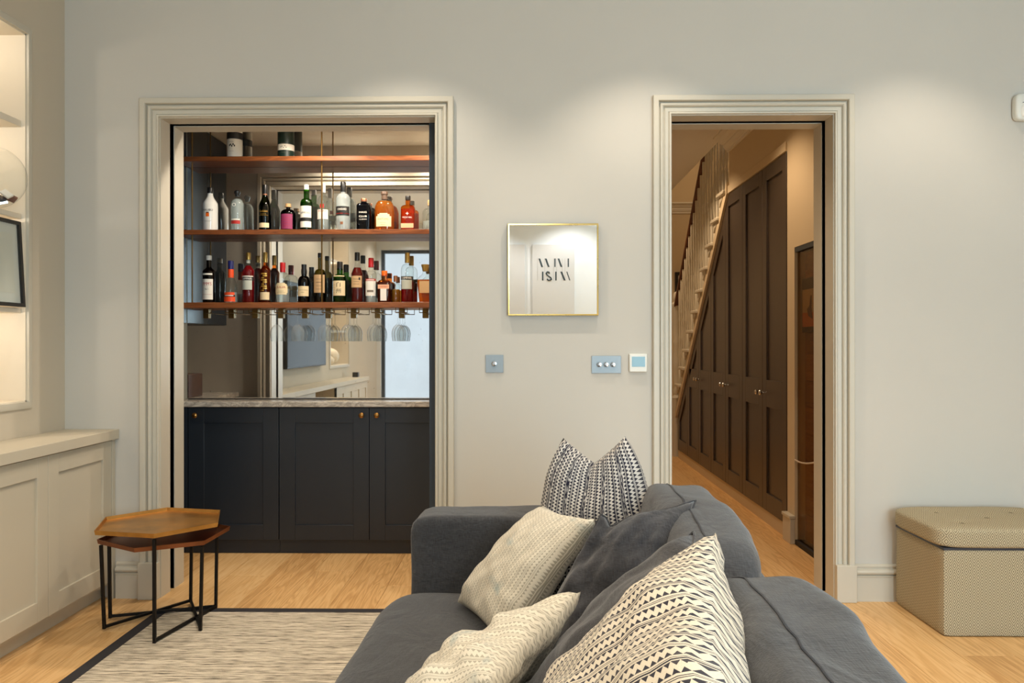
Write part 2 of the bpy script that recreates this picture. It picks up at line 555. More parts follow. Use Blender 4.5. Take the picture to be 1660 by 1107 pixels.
def triangles(key, ground, ink, bands, cols, axis='v', style=0, dye=None, h0=0.34, hh=0.52):
    """block-printed rows of triangles between lines, laid out along the cloth's own UV"""
    g = G(key)
    tc = g.n('ShaderNodeTexCoord')
    wob = g.noise(g.coord('UV', (7, 7, 7)), 1.0, 2)
    s = g.sep(tc.outputs['UV'])
    u, v = (s[0], s[1]) if axis == 'v' else (s[1], s[0])
    v = g.math('ADD', v, g.math('MULTIPLY', g.math('SUBTRACT', wob, 0.5), 0.008))
    bv = g.math('MULTIPLY', v, float(bands))
    idx = g.math('FLOOR', bv)
    f = g.math('FRACT', bv)
    # alternate bands: even = triangles up, odd = triangles down
    odd = g.math('MODULO', idx, 2.0)
    big = g.math('LESS_THAN', g.math('MODULO', idx, 5.0), 0.5)
    fl = g.math('ABSOLUTE', g.math('SUBTRACT', odd, f))      # f or 1-f
    cu = g.math('MULTIPLY', u, float(cols))
    cu = g.math('ADD', cu, g.math('MULTIPLY', idx, 0.37))
    tri = g.math('ABSOLUTE', g.math('SUBTRACT', g.math('MULTIPLY', g.math('FRACT', cu), 2.0), 1.0))
    # triangle occupies f in 0.30..0.95
    h = g.math('DIVIDE', g.math('SUBTRACT', fl, h0), hh)
    inside = g.math('MULTIPLY', g.math('GREATER_THAN', h, 0.0), g.math('LESS_THAN', h, g.math('SUBTRACT', 1.0, tri)))
    l1 = g.math('MULTIPLY', g.math('GREATER_THAN', fl, 0.05), g.math('LESS_THAN', fl, g.math('ADD', 0.12, g.math('MULTIPLY', big, 0.10))))
    pat = g.math('MAXIMUM', inside, l1)
    if style == 1:      # extra wide inked stripe every fifth band
        stripe = g.math('LESS_THAN', g.math('MODULO', g.math('ADD', idx, 2.0), 6.0), 0.5)
        dash = g.math('GREATER_THAN', g.noise(g.coord('UV', (220, 26, 1) if axis == 'u' else (26, 220, 1)), 1.0, 1), 0.44)
        pat = g.math('ADD', g.math('MULTIPLY', pat, g.math('SUBTRACT', 1.0, stripe)), g.math('MULTIPLY', stripe, dash))
    fade = g.noise(g.coord('UV', (9, 9, 9)), 1.0, 3)
    pat = g.math('MULTIPLY', pat, g.math('ADD', 0.85, g.math('MULTIPLY', fade, 0.3)))
    pat = g.math('MINIMUM', pat, 1.0)
    weave = g.noise(g.coord('UV', (380, 380, 380)), 1.0, 1)
    gr = lin(ground); gd = tuple(x * 0.86 for x in gr[:3]) + (1,)
    col = g.mix(pat, g.ramp(weave, [(0.35, gd), (0.65, gr)]), lin(ink))
    if dye:
        dn = g.ramp(g.noise(g.coord('UV', (2.6, 5, 1), (0.35, 0.1, 0)), 1.0, 3), [(0.58, (0, 0, 0, 1)), (0.72, (1, 1, 1, 1))])
        col = g.mix(g.math('MULTIPLY', dn, 0.6), col, lin(dye))
    M[key] = g.done(g.pbsdf(col, 0.9, 0.0, g.bump(weave, 0.25, 0.002), 0.2, Sheen_Weight=0.15))
triangles('cloth_navy', (196, 191, 184), (30, 31, 46), 34, 44, 'u', 1, None, 0.2, 0.8)
triangles('cloth_ink', (222, 212, 192), (34, 31, 44), 36, 50, 'u', 0)
triangles('cloth_cream', (222, 214, 196), (168, 162, 146), 36, 42, 'u', 0, (128, 152, 156))

def rugmat(key):
    g = G(key)
    a = g.noise(g.coord('Object', (14, 480, 1)), 1.0, 2, 0.6)
    b = g.noise(g.coord('Object', (3, 90, 1)), 1.0, 2)
    w = g.noise(g.coord('Object', (420, 420, 1)), 1.0, 1)
    f = g.math('ADD', g.math('MULTIPLY', a, 0.62), g.math('ADD', g.math('MULTIPLY', b, 0.26), g.math('MULTIPLY', w, 0.16)))
    col = g.ramp(f, [(0.43, lin((46, 44, 44))), (0.505, lin((182, 170, 150))), (0.58, lin((222, 210, 190)))])
    M[key] = g.done(g.pbsdf(col, 0.95, 0.0, g.bump(f, 0.5, 0.004), 0.1))
rugmat('rug_weave')
plain('rug_binding', (40, 38, 42), 0.9, bump=0.3, bscale=500)

def diamonds(key):
    g = G(key)
    tc = g.n('ShaderNodeTexCoord')
    s = g.sep(tc.outputs['UV'])
    a = g.math('MULTIPLY', s[0], 16.0); b = g.math('MULTIPLY', s[1], 10.5)
    def tri(x): return g.math('ABSOLUTE', g.math('SUBTRACT', g.math('MULTIPLY', g.math('FRACT', x), 2.0), 1.0))
    d = g.math('ADD', tri(a), tri(b))
    ln = g.math('LESS_THAN', g.math('FRACT', g.math('MULTIPLY', d, 2.0)), 0.42)
    nz = g.noise(g.coord('UV', (300, 300, 300)), 1.0, 2)
    ln = g.math('MULTIPLY', ln, g.math('ADD', 0.55, g.math('MULTIPLY', nz, 0.7)))
    col = g.mix(g.math('MINIMUM', ln, 1.0), lin((190, 177, 148)), lin((112, 103, 84)))
    M[key] = g.done(g.pbsdf(col, 0.9, 0.0, g.bump(g.math('ADD', ln, nz), 0.25, 0.003), 0.2))
diamonds('ottoman_weave')

thin_glass('clear_glass', (0.95, 0.97, 0.96), 0.62)
thin_glass('bowl_glass', (0.97, 0.98, 0.98), 0.5, epow=5.0)
def stemware(key):
    g = G(key)
    lw = g.n('ShaderNodeLayerWeight'); lw.inputs[0].default_value = 0.35
    tr = g.n('ShaderNodeBsdfTransparent'); g.set(tr.inputs[0], g.mix(g.math('POWER', lw.outputs[1], 2.0), (0.98, 0.99, 0.99, 1), (0.6, 0.62, 0.64, 1)))
    rim = g.pbsdf((0.80, 0.82, 0.83, 1), 0.05)  # white coat at grazing angles paints the highlights that outline the glass
    mx = g.n('ShaderNodeMixShader')
    g.set(mx.inputs[0], g.math('ADD', 0.04, g.math('MULTIPLY', g.math('POWER', lw.outputs[1], 2.6), 0.7)))
    g.nt.links.new(tr.outputs[0], mx.inputs[1]); g.nt.links.new(rim, mx.inputs[2])
    M[key] = g.done(mx.outputs[0])
stemware('stem_glass')
thin_glass('pane_glass', (0.96, 0.98, 0.98), 0.8)
thin_glass('smoked_glass', (0.80, 0.70, 0.55), 0.8)
thin_glass('green_glass', (0.16, 0.42, 0.06), 0.2)
thin_glass('dark_green_glass', (0.06, 0.13, 0.03), 0.3)
thin_glass('olive_glass', (0.30, 0.26, 0.05), 0.2)
thin_glass('brown_glass', (0.09, 0.03, 0.015), 0.3)
thin_glass('blue_glass', (0.03, 0.07, 0.16), 0.4)
thin_glass('amber_glass', (0.95, 0.45, 0.08), 0.4)
thin_glass('dark_glass', (0.03, 0.03, 0.035), 0.5)
tinted('white_liquid', (0.86, 0.85, 0.80), 0.95)
tinted('frost', (0.80, 0.86, 0.86), 0.30)
tinted('red_liquid', (0.42, 0.008, 0.015), 0.30)
tinted('darkred_liquid', (0.22, 0.012, 0.010), 0.35)
tinted('amber_liquid', (0.78, 0.27, 0.03), 0.22)
tinted('brown_liquid', (0.14, 0.04, 0.015), 0.35)
tinted('gold_liquid', (0.70, 0.38, 0.06), 0.3)
tinted('purple_liquid', (0.10, 0.01, 0.03), 0.6)
tinted('black_liquid', (0.02, 0.02, 0.02), 0.7)
tinted('green_liquid', (0.24, 0.36, 0.03), 0.15)
tinted('blue_liquid', (0.02, 0.06, 0.13), 0.4)
# ---------------------------------------------------------------- setting
WX0, WX1 = -2.243, 3.20          # room left / right wall faces
WY0, WY1 = -2.40, 3.88           # wall behind the camera / wall with the doorways
CEIL = 3.05
LX0, LX1 = -1.774, -0.429        # bar doorway
RX0, RX1 = 0.706, 1.488          # hall doorway
HEAD = 2.337
YB = 4.13                        # back face of the doorway wall
HX0, HX1 = 0.40, 1.66            # hall
HCEIL = 2.90
BX0, BX1 = -2.45, -0.20          # bar recess
MIR = 4.86                       # bar mirror plane
HEND = 9.60

fl = struct('floor', B(-2.9, 3.5, -2.8, 9.9, -0.12, -0.022), 'dark_slot', 'pale oak plank floor')
PW = 0.22
meshes = {}
row = 0
x = -2.90
while x < 3.4:
    y = -2.8 - random.random() * 1.2
    if row == 21: y = -2.8
    while y < 9.8:
        L = random.choice((1.5, 1.8, 2.1))
        if y + L > 10.4: L = 1.5
        # skip planks that lie wholly outside the rooms
        inside = (y + L > -2.5 and y < 4.9 and x + PW > -2.7 and x < 3.25) or (y + L > 3.8 and x + PW > 0.3 and x < 2.8)
        if inside:
            if L not in meshes:
                o = B(0.0006, PW - 0.0006, 0.0006, L - 0.0006, -0.022, 0).build('plank', 'oak_plank', fl, smooth=False, bevel=0.0008)
                meshes[L] = o.data
                o.location = (x, y, 0)
            else:
                o = bpy.data.objects.new('plank', meshes[L]); COL.objects.link(o); o.parent = fl
                b = o.modifiers.new('bevel', 'BEVEL'); b.width = 0.0008; b.segments = 1
                o.location = (x, y, 0)
        y += L
    x += PW; row += 1

# doorway wall, in three layers so that the pocket-door slots are real gaps
mb = MB()
def wall_layer(y0, y1, ex, et, top=CEIL):
    mb.box(-2.6, LX0 - ex, y0, y1, 0, top)
    mb.box(LX1 + ex, RX0 - ex, y0, y1, 0, top)
    mb.box(RX1 + ex, 3.4, y0, y1, 0, top)
    mb.box(LX0 - ex, LX1 + ex, y0, y1, HEAD + et, top)
    mb.box(RX0 - ex, RX1 + ex, y0, y1, HEAD + et, top)
wall_layer(WY1, 3.98, 0.0, 0.0)
wall_layer(3.98, 4.03, 0.10, 0.05)
wall_layer(4.03, YB, 0.0, 0.0)
struct('wall_back', mb, 'wall_paint', 'warm grey plaster wall with two cased doorways', smooth=False)
# jamb linings
mb = MB()
t = 0.004
for (a, b) in ((LX0, LX1), (RX0, RX1)):
    for (y0, y1) in ((WY1 - 0.004, 3.98), (4.03, YB + 0.004)):
        mb.box(a - 0.02, a + t, y0, y1, 0, HEAD - t)
        mb.box(b - t, b + 0.02, y0, y1, 0, HEAD - t)
        mb.box(a - 0.02, b + 0.02, y0, y1, HEAD - t, HEAD + 0.02)
struct('trim_1', mb, 'trim_paint', 'painted jamb linings inside the two doorways', smooth=False)
mb = MB()
for (a, b) in ((LX0, LX1), (RX0, RX1)):
    mb.box(a - 0.095, a - 0.02, 3.982, 4.028, 0, HEAD)
    mb.box(b + 0.02, b + 0.095, 3.982, 4.028, 0, HEAD) if a > 0 else mb.box(b + 0.092, b + 0.098, 3.982, 4.028, 0, HEAD)
    mb.box(a, b, 3.982, 4.028, HEAD + 0.006, HEAD + 0.045)
struct('trim_2', mb, 'dark_slot', 'dark pocket-door slots in the doorway jambs', smooth=False)

# architraves, plinth blocks
ARCH = [(0.0, 0.0), (0.0, 0.019), (0.002, 0.021), (0.008, 0.021), (0.010, 0.019), (0.0105, 0.009), (0.013, 0.009), (0.014, 0.012), (0.029, 0.014),
        (0.031, 0.008), (0.034, 0.008), (0.038, 0.019), (0.043, 0.023), (0.050, 0.023), (0.053, 0.020), (0.055, 0.011), (0.058, 0.011), (0.061, 0.031), (0.064, 0.034), (0.085, 0.034), (0.088, 0.031), (0.088, 0.0)]
k = 3
for (a, b, nm) in ((LX0, LX1, 'bar'), (RX0, RX1, 'hall')):
    mb = sweep_rect(MB(), a, b, 0.0, HEAD, ARCH, lambda p, q, h: (p, WY1 - h, q))
    struct('trim_%d' % k, mb, 'trim_paint', 'stepped painted architrave around the %s doorway' % nm, angle=25, fix=True); k += 1
    mb = sweep_rect(MB(), a, b, 0.0, HEAD, ARCH, lambda p, q, h: (p, YB + h, q))
    struct('trim_%d' % k, mb, 'trim_paint', 'architrave on the far side of the %s doorway' % nm, angle=25, fix=True); k += 1
    for (x0, x1) in ((a - 0.094, a + 0.001), (b - 0.001, b + 0.094)):
        struct('trim_%d' % k, B(x0, x1, WY1 - 0.042, WY1, 0, 0.178), 'trim_paint', 'plinth block at the foot of an architrave', bevel=0.003); k += 1

BASE = [(0.0, 0.0), (0.020, 0.0), (0.020, 0.116), (0.023, 0.119), (0.023, 0.122), (0.013, 0.126), (0.019, 0.128), (0.025, 0.134), (0.027, 0.141), (0.024, 0.149),
        (0.016, 0.153), (0.013, 0.155), (0.013, 0.162), (0.017, 0.164), (0.017, 0.170), (0.006, 0.176), (0.0, 0.176)]
def baseboard(name, a0, a1, fn, label):
    mb = MB(); mb.prism(BASE, a0, a1, fn)
    return struct(name, mb, 'trim_paint', label, angle=25, fix=True)
baseboard('baseboard_back_left', -1.985, LX0 - 0.094, lambda h, z, a: (a, WY1 - h, z), 'moulded baseboard between the built-in cabinet and the bar doorway')
baseboard('baseboard_back_middle', LX1 + 0.094, RX0 - 0.094, lambda h, z, a: (a, WY1 - h, z), 'moulded baseboard between the two doorways')
baseboard('baseboard_back_right', RX1 + 0.094, WX1, lambda h, z, a: (a, WY1 - h, z), 'moulded baseboard behind the ottoman')
baseboard('baseboard_right', WY0, WY1, lambda h, z, a: (WX1 - h, a, z), 'moulded baseboard along the right wall')
baseboard('baseboard_front', -0.55, 0.98, lambda h, z, a: (a, WY0 + h, z), 'moulded baseboard below the posters')

# left wall with two shelved alcoves
A1 = (2.95, 3.578); A2 = (-0.46, 0.513); AZ0, AZ1 = 0.975, 2.63
mb = MB()
xa, xb, xc = -2.62, -2.54, WX0
for (y0, y1) in ((-2.6, A2[0]), (A2[1], A1[0]), (A1[1], WY1)):
    mb.box(xb, xc, y0, y1, 0, CEIL)
for (y0, y1) in (A1, A2):
    mb.box(xb, xc, y0, y1, 0, AZ0); mb.box(xb, xc, y0, y1, AZ1, CEIL)
struct('wall_left', mb, 'left_wall_paint', 'warm grey left wall with lit alcoves', smooth=False)
struct('wall_left_alcove', B(xa, xb, -2.6, WY1, 0, CEIL), 'alcove_paint', 'cream backs of the lit alcoves', smooth=False)
mb = MB()
for (y0, y1) in (A1, A2):
    mb.box(xb, xc - 0.001, y0, y0 + 0.006, AZ0, AZ1); mb.box(xb, xc - 0.001, y1 - 0.006, y1, AZ0, AZ1)
    mb.box(xb, xc - 0.001, y0, y1, AZ1 - 0.006, AZ1); mb.box(xb, xc - 0.001, y0, y1, AZ0, AZ0 + 0.006)
struct('trim_20', mb, 'alcove_paint', 'cream linings inside the alcoves', smooth=False)
AL = [(0.0, 0.0), (0.0, 0.012), (0.022, 0.012), (0.030, 0.009), (0.030, 0.0)]
kk = 21
for (y0, y1) in (A1, A2):
    mb = sweep_rect(MB(), y0, y1, AZ0, AZ1, AL, lambda p, q, h: (WX0 + h, p, q), True)
    struct('trim_%d' % kk, mb, 'trim_paint', 'slim painted frame around an alcove', angle=25, fix=True); kk += 1

# right wall, wall behind the camera with a tall window and an added one, ceiling
struct('wall_right', B(WX1, WX1 + 0.2, -2.6, YB, 0, CEIL), 'wall_paint', 'plain grey right wall', smooth=False)
mb = MB()
W1 = (-2.18, -0.62); W_ADDED = (1.02, 2.54); WZ0, WZ1 = 0.04, 2.66  # second opening is unseen, added as a window for the area lamp
for (x0, x1) in ((-2.6, W1[0]), (W1[1], W_ADDED[0]), (W_ADDED[1], 3.4)):
    mb.box(x0, x1, -2.6, WY0, 0, CEIL)
for (x0, x1) in (W1, W_ADDED):
    mb.box(x0, x1, -2.6, WY0, WZ1, CEIL); mb.box(x0, x1, -2.6, WY0, 0, WZ0)
struct('wall_front', mb, 'white_paint', 'white wall behind the camera with a tall window and one added for light', smooth=False)
for i, (x0, x1) in enumerate((W1, W_ADDED)):
    wn = bpy.data.objects.new('window_%d' % (i + 1), None); COL.objects.link(wn); wn['kind'] = 'structure'
    wn['label'] = 'tall glazed window with a slim blue grey frame'
    wn.location = ((x0 + x1) / 2, -2.5, WZ0); ROOT[wn.name] = tuple(wn.location)
    xm = (x0 + x1) / 2
    f = MB()
    f.box(x0, x0 + 0.05, -2.53, -2.47, WZ0, WZ1); f.box(x1 - 0.05, x1, -2.53, -2.47, WZ0, WZ1)
    f.box(x0 + 0.05, x1 - 0.05, -2.53, -2.47, WZ0, WZ0 + 0.05); f.box(x0 + 0.05, x1 - 0.05, -2.53, -2.47, WZ1 - 0.05, WZ1)
    f.box(xm - 0.04, xm + 0.04, -2.53, -2.47, WZ0 + 0.05, WZ1 - 0.05)
    f.build('window_frame', 'door_blue', wn, smooth=False)
    for (p0, p1) in ((x0 + 0.05, xm - 0.04), (xm + 0.04, x1 - 0.05)):
        B(p0, p1, -2.503, -2.497, WZ0 + 0.05, WZ1 - 0.05).build('pane', 'pane_glass', wn, smooth=False)
mb = MB()
mb.box(-2.7, 3.5, -2.6, WY1, CEIL, CEIL + 0.1)
struct('ceiling', mb, 'ceiling_paint', 'white living room ceiling', smooth=False)

# bar recess shell
struct('wall_bar', MB().box(BX0 - 0.1, BX0, YB, 5.0, 0, 2.72).box(BX1, BX1 + 0.1, YB, 5.0, 0, 2.72).box(BX0, BX1, MIR + 0.012, 5.0, 0, 2.72),
       'hall_paint', 'plaster walls of the bar recess', smooth=False)
struct('ceiling_bar', B(BX0 - 0.1, BX1 + 0.1, YB, 5.0, 2.62, 2.72), 'ceiling_paint', 'ceiling of the bar recess', smooth=False)

# hall shell
mb = MB()
mb.box(HX0 - 0.1, HX0, YB, HEND, 0, HCEIL)
struct('wall_hall_left', mb, 'hall_paint', 'cream left wall of the hall', smooth=False)
NY0, NY1, NZ1 = 4.52, 4.955, 1.825       # glazed niche
CY0, CST = 5.10, 0.5143                   # cupboard run: 7 doors
CTOP = 2.50
SLY = 6.53                                # where the stair slope begins
mb = MB()
mb.box(HX1, HX1 + 0.2, YB, NY0, 0, HCEIL)
mb.box(HX1, HX1 + 0.2, NY0, NY1, NZ1, HCEIL)
mb.box(HX1, HX1 + 0.2, NY1, CY0 - 0.01, 0, HCEIL)
mb.box(HX1, HX1 + 0.14, CY0 - 0.01, SLY, CTOP + 0.012, HCEIL)
struct('wall_hall_right', mb, 'hall_paint', 'cream wall above the under-stair cupboards', smooth=False)
struct('wall_hall_end', B(HX0 - 0.1, 2.8, HEND, HEND + 0.1, 0, 4.7), 'hall_paint', 'cream wall at the far end of the hall', smooth=False)
struct('wall_stairwell', MB().box(2.62, 2.72, CY0, HEND, 0, 4.7).box(HX1 + 0.14, 2.62, CY0 - 0.01, CY0 + 0.09, 0, 4.7).box(HX1, HX1 + 0.1, CY0 - 0.01, SLY, HCEIL + 0.1, 4.7), 'hall_paint', 'cream stairwell walls', smooth=False)
mb = MB()
mb.box(HX0 - 0.1, HX1 + 0.2, YB, SLY, HCEIL, HCEIL + 0.1)
mb.box(HX0 - 0.1, HX1 - 0.06, SLY, HEND, HCEIL, HCEIL + 0.1)
mb.box(HX1 - 0.1, 2.72, CY0, HEND, 4.6, 4.7)
mb.box(HX1 - 0.10, HX1 - 0.06, SLY, HEND, HCEIL + 0.1, 4.6)
struct('ceiling_hall', mb, 'ceiling_paint', 'ceiling of the hall and stairwell', smooth=False)
CORN = [(0, 0), (0, -0.115), (0.018, -0.115), (0.018, -0.098), (0.034, -0.092), (0.05, -0.07), (0.052, -0.058), (0.075, -0.046), (0.09, -0.026), (0.092, -0.016), (0.13, -0.014), (0.13, 0)]
struct('trim_30', MB().prism(CORN, YB, SLY, lambda h, z, a: (HX1 - h, a, HCEIL + z)), 'ceiling_paint', 'moulded cornice along the hall wall', angle=25, fix=True)
struct('trim_31', MB().prism(CORN, HX0, 2.6, lambda h, z, a: (a, HEND - h, HCEIL + z)), 'ceiling_paint', 'moulded cornice on the far hall wall', angle=25, fix=True)
struct('trim_32', MB().prism(CORN, SLY, HEND, lambda h, z, a: (HX0 + h, a, HCEIL + z)), 'ceiling_paint', 'moulded cornice on the left hall wall', angle=25, fix=True)
struct('trim_33', MB().box(HX1 - 0.028, HX1 + 0.004, NY1, CY0, 0, 0.165).box(HX1 - 0.034, HX1 + 0.004, NY1 - 0.004, CY0 + 0.004, 0.155, 0.175), 'trim_paint', 'plinth block between the niche and the cupboards', bevel=0.003)
struct('trim_34', MB().box(HX1 - 0.012, HX1 + 0.05, CY0 - 0.01, SLY + 0.02, CTOP - 0.05, CTOP + 0.012), 'hall_paint', 'painted frieze over the tall cupboard doors', bevel=0.003)
# ---------------------------------------------------------------- hall: cupboards, stairs, niche
DT, SM = 2.444, 0.928
def top_at(y): return min(DT, DT - SM * (y - 6.55))
def clip(poly, dz=0.0, keep_below=True):
    """cut a (y,z) polygon by the flat head and the stair slope, lowered by dz"""
    for (a, b) in ((0.0, DT - dz), (SM, DT - dz * 1.0 + SM * 6.55)):
        out = []
        n = len(poly)
        for i in range(n):
            p, q = poly[i], poly[(i + 1) % n]
            fp = p[1] + a * p[0] - b; fq = q[1] + a * q[0] - b
            if fp <= 0: out.append(p)
            if (fp < 0 < fq) or (fq < 0 < fp):
                t = fp / (fp - fq); out.append((p[0] + t * (q[0] - p[0]), p[1] + t * (q[1] - p[1])))
        poly = out
        if len(poly) < 3: return []
    return poly
def area2(p): return abs(sum(p[i][0] * p[(i + 1) % len(p)][1] - p[(i + 1) % len(p)][0] * p[i][1] for i in range(len(p)))) / 2
XF = lambda y, z, a: (a, y, z)
def rect(y0, y1, z0, z1): return [(y0, z0), (y1, z0), (y1, z1), (y0, z1)]
def hall_door(root, k, knob_side):
    y0 = CY0 + CST * k + 0.003; y1 = CY0 + CST * (k + 1) - 0.003; zb = 0.09; s = 0.085; tr = 0.095
    mbd = MB()
    def addp(pl):
        if pl and area2(pl) > 1e-5: mbd.prism(pl, HX1 - 0.002, HX1 + 0.028, XF)
    addp(clip(rect(y0, y0 + s, zb, 3))); addp(clip(rect(y1 - s, y1, zb, 3)))
    addp(clip(rect(y0 + s, y1 - s, zb, zb + 0.12)))
    addp(clip(rect(y0 + s, y1 - s, 0.80, 0.985)))
    t0, t1 = top_at(y0 + s), top_at(y1 - s)
    sl = 1.0 if abs(t0 - t1) < 0.01 else 1.36
    ym = min(max(6.55, y0 + s), y1 - s)
    if y0 + s < 6.55 < y1 - s:
        pl = [(y0 + s, t0 - tr), (6.55, DT - tr), (y1 - s, t1 - tr * sl), (y1 - s, t1), (6.55, DT), (y0 + s, t0)]
    else:
        pl = [(y0 + s, t0 - tr * sl), (y1 - s, t1 - tr * sl), (y1 - s, t1), (y0 + s, t0)]
    addp(pl)
    d = mbd.build('door', 'umber_paint', root, bevel=0.002, fix=False)
    for (za, zc) in ((zb + 0.12, 0.80), (0.985, 3)):
        pl = clip(rect(y0 + s, y1 - s, za, zc), tr * 0.9 if zc > 2 else 0.02)
        if pl and area2(pl) > 1e-4:
            MB().prism(pl, HX1 + 0.012, HX1 + 0.022, XF).build('panel', 'umber_paint', d)
    if knob_side:
        yk = (y1 - 0.045) if knob_side > 0 else (y0 + 0.045)
        MB().lathe([(0.006, 0.0), (0.006, 0.018), (0.015, 0.024), (0.018, 0.032), (0.014, 0.04), (0.004, 0.044)], (HX1 - 0.002, yk, 0.895), 14, axis='-x').build('knob', 'chrome', d)
units = [((0, 1), 'tall dark brown hall cupboard with a flat top, nearest the glazed niche'),
         ((2, 3), 'dark brown hall cupboard whose top begins to follow the stair slope'),
         ((4, 5), 'dark brown hall cupboard with steeply sloped top, third from the niche'),
         ((6,), 'smallest dark brown under-stair cupboard, beside the newel post')]
for ks, lab in units:
    r = thing('understair_cupboard', lab, 'cupboard', (HX1, CY0 + CST * (ks[0] + ks[-1] + 1) / 2, 0), 'cupboards under the stairs')
    for i, k in enumerate(ks):
        hall_door(r, k, 0 if len(ks) == 1 else (1 if i == 0 else -1))
    ya, yb = CY0 + CST * ks[0], CY0 + CST * (ks[-1] + 1)
    pl = clip(rect(ya, yb, 0.09, 3), 0.005)
    MB().prism(pl, HX1 + 0.03, HX1 + 0.05, XF).build('carcass', 'dark_slot', r)
struct('trim_35', B(HX1 + 0.004, HX1 + 0.05, CY0, CY0 + CST * 7, 0, 0.086), 'hall_paint', 'pale kickboard under the hall cupboards', smooth=False)
# sloping capping over the cupboards
pl = [(SLY, DT + 0.005), (CY0 + CST * 7 + 0.03, top_at(CY0 + CST * 7 + 0.03) + 0.008), (CY0 + CST * 7 + 0.03, top_at(CY0 + CST * 7 + 0.03) + 0.075), (SLY, DT + 0.10)]
struct('trim_36', MB().prism(pl, HX1 - 0.022, HX1 + 0.05, XF), 'hall_paint', 'sloping painted capping over the cupboards', smooth=False)

st = thing('staircase', 'cream painted staircase with turned balusters rising over the cupboards', 'staircase', (HX1, 8.7, 0))
GO, RI = 0.209, 0.187
def rail_z(y): return 1.679 + (8.77 - y) * 0.9627
for i in range(-8, 8):
    Y = 7.614 - GO * i; Z = 1.740 + RI * i
    xs = HX1 - 0.045 if Y - GO > SLY - 0.2 and i < 5 else HX1 + 0.15
    if i < -5: xs = HX1 + 0.08
    if Z < 0.05: continue
    B(xs, 2.61, Y - GO - 0.005, Y + 0.022, Z - 0.032, Z).build('tread', 'trim_paint', st, bevel=0.008)
    B(max(xs + 0.03, HX1), 2.61, Y - 0.012, Y, Z - RI, Z - 0.032).build('riser', 'trim_paint', st, smooth=False)
    if -5 <= i <= 4:
        lo = lambda y: top_at(y) + 0.06
        pl = [(Y, lo(Y)), (Y, Z - 0.032), (Y - GO, Z - 0.032), (Y - GO, min(lo(Y - GO), Z - 0.035))]
        MB().prism(pl, HX1 - 0.005, HX1 + 0.03, XF).build('string', 'trim_paint', st, smooth=False)
        pl = [(Y + 0.005, Z - 0.032), (Y - 0.11, Z - 0.032), (Y - 0.10, Z - 0.06), (Y - 0.05, Z - 0.075), (Y - 0.01, Z - 0.11), (Y + 0.005, Z - 0.11)]
        MB().prism(pl, HX1 - 0.022, HX1 - 0.005, XF).build('bracket', 'trim_paint', st, smooth=False)
        for dy in (0.045, 0.15):
            yb = Y - dy; h = rail_z(yb) - 0.02 - Z
            pr = [(0.015, 0), (0.015, 0.16), (0.009, 0.165), (0.016, 0.18), (0.009, 0.20), (0.016, 0.28), (0.017, 0.34), (0.010, 0.46), (0.014, 0.49), (0.010, 0.51), (0.009, h * 0.66), (0.014, h * 0.70), (0.010, h * 0.72), (0.015, h * 0.75), (0.015, h)]
            MB().lathe(pr, (HX1 + 0.005, yb, Z), 8).build('baluster', 'trim_paint', st, angle=50)
pl = [(-0.028, -0.02), (0.028, -0.02), (0.032, 0.005), (0.02, 0.026), (-0.02, 0.026), (-0.032, 0.005)]
MB().prism(pl, 8.80, 6.30, lambda p, q, a: (HX1 + 0.005 + p, a, rail_z(a) + q)).build('handrail', 'handrail_wood', st, bevel=0.004)
MB().lathe([(0.055, 0), (0.055, 0.62), (0.06, 0.64), (0.034, 0.67), (0.045, 0.72), (0.03, 0.76), (0.048, 0.95), (0.05, 1.05), (0.036, 1.22), (0.046, 1.26), (0.036, 1.30), (0.05, 1.36), (0.05, 1.62), (0.06, 1.64), (0.06, 1.67), (0.03, 1.70), (0.045, 1.74), (0.035, 1.79), (0.005, 1.81)],
           (HX1 + 0.015, 8.84, 0), 16).build('newel_post', 'trim_paint', st, angle=40)

# glazed niche; boards and painting model the reflections in its glass
nr = thing('glazed_niche', 'smoked glass niche in the hall wall with brown boards modelled as its reflected floor', 'display niche', (HX1 + 0.1, (NY0 + NY1) / 2, 0))
nb = 11
for i in range(nb):
    z0 = 0.03 + (NZ1 - 0.03) * i / nb; z1 = 0.03 + (NZ1 - 0.03) * (i + 1) / nb
    B(HX1 + 0.065, HX1 + 0.08, NY0, NY1, z0 + 0.001, z1 - 0.001).build('board', 'reflected_board', nr, smooth=False)
B(HX1 + 0.08, HX1 + 0.19, NY0, NY1, 0, NZ1).build('backing', 'dark_slot', nr, smooth=False)
MB().box(HX1 + 0.018, HX1 + 0.024, NY0, NY1, 0.03, NZ1 - 0.03).build('pane', 'smoked_glass', nr, smooth=False)
MB().box(HX1 + 0.002, HX1 + 0.065, NY0, NY1, 0, 0.03).build('sill', 'dark_slot', nr, smooth=False)
MB().box(HX1 + 0.002, HX1 + 0.065, NY0, NY1, NZ1 - 0.03, NZ1).build('head', 'door_blue', nr, smooth=False)
pt = thing('reflected_painting', 'reflection of a small dark framed painting, modelled behind the smoked glass', 'painting', (HX1 + 0.05, 4.72, 1.30))
MB().box(HX1 + 0.042, HX1 + 0.064, 4.53, 4.945, 1.30, 1.63).build('frame', 'black_frame', pt, bevel=0.004)
B(HX1 + 0.038, HX1 + 0.042, 4.66, 4.925, 1.42, 1.56).build('sky', 'painting_sky', pt, smooth=False)
B(HX1 + 0.038, HX1 + 0.042, 4.66, 4.925, 1.335, 1.42).build('ground', 'painting_earth', pt, smooth=False)
MB().prism([(4.75, 1.38), (4.82, 1.40), (4.84, 1.44), (4.80, 1.46), (4.785, 1.52), (4.765, 1.52), (4.77, 1.45)], HX1 + 0.036, HX1 + 0.038, XF).build('figure', 'painting_figure', pt, smooth=False)
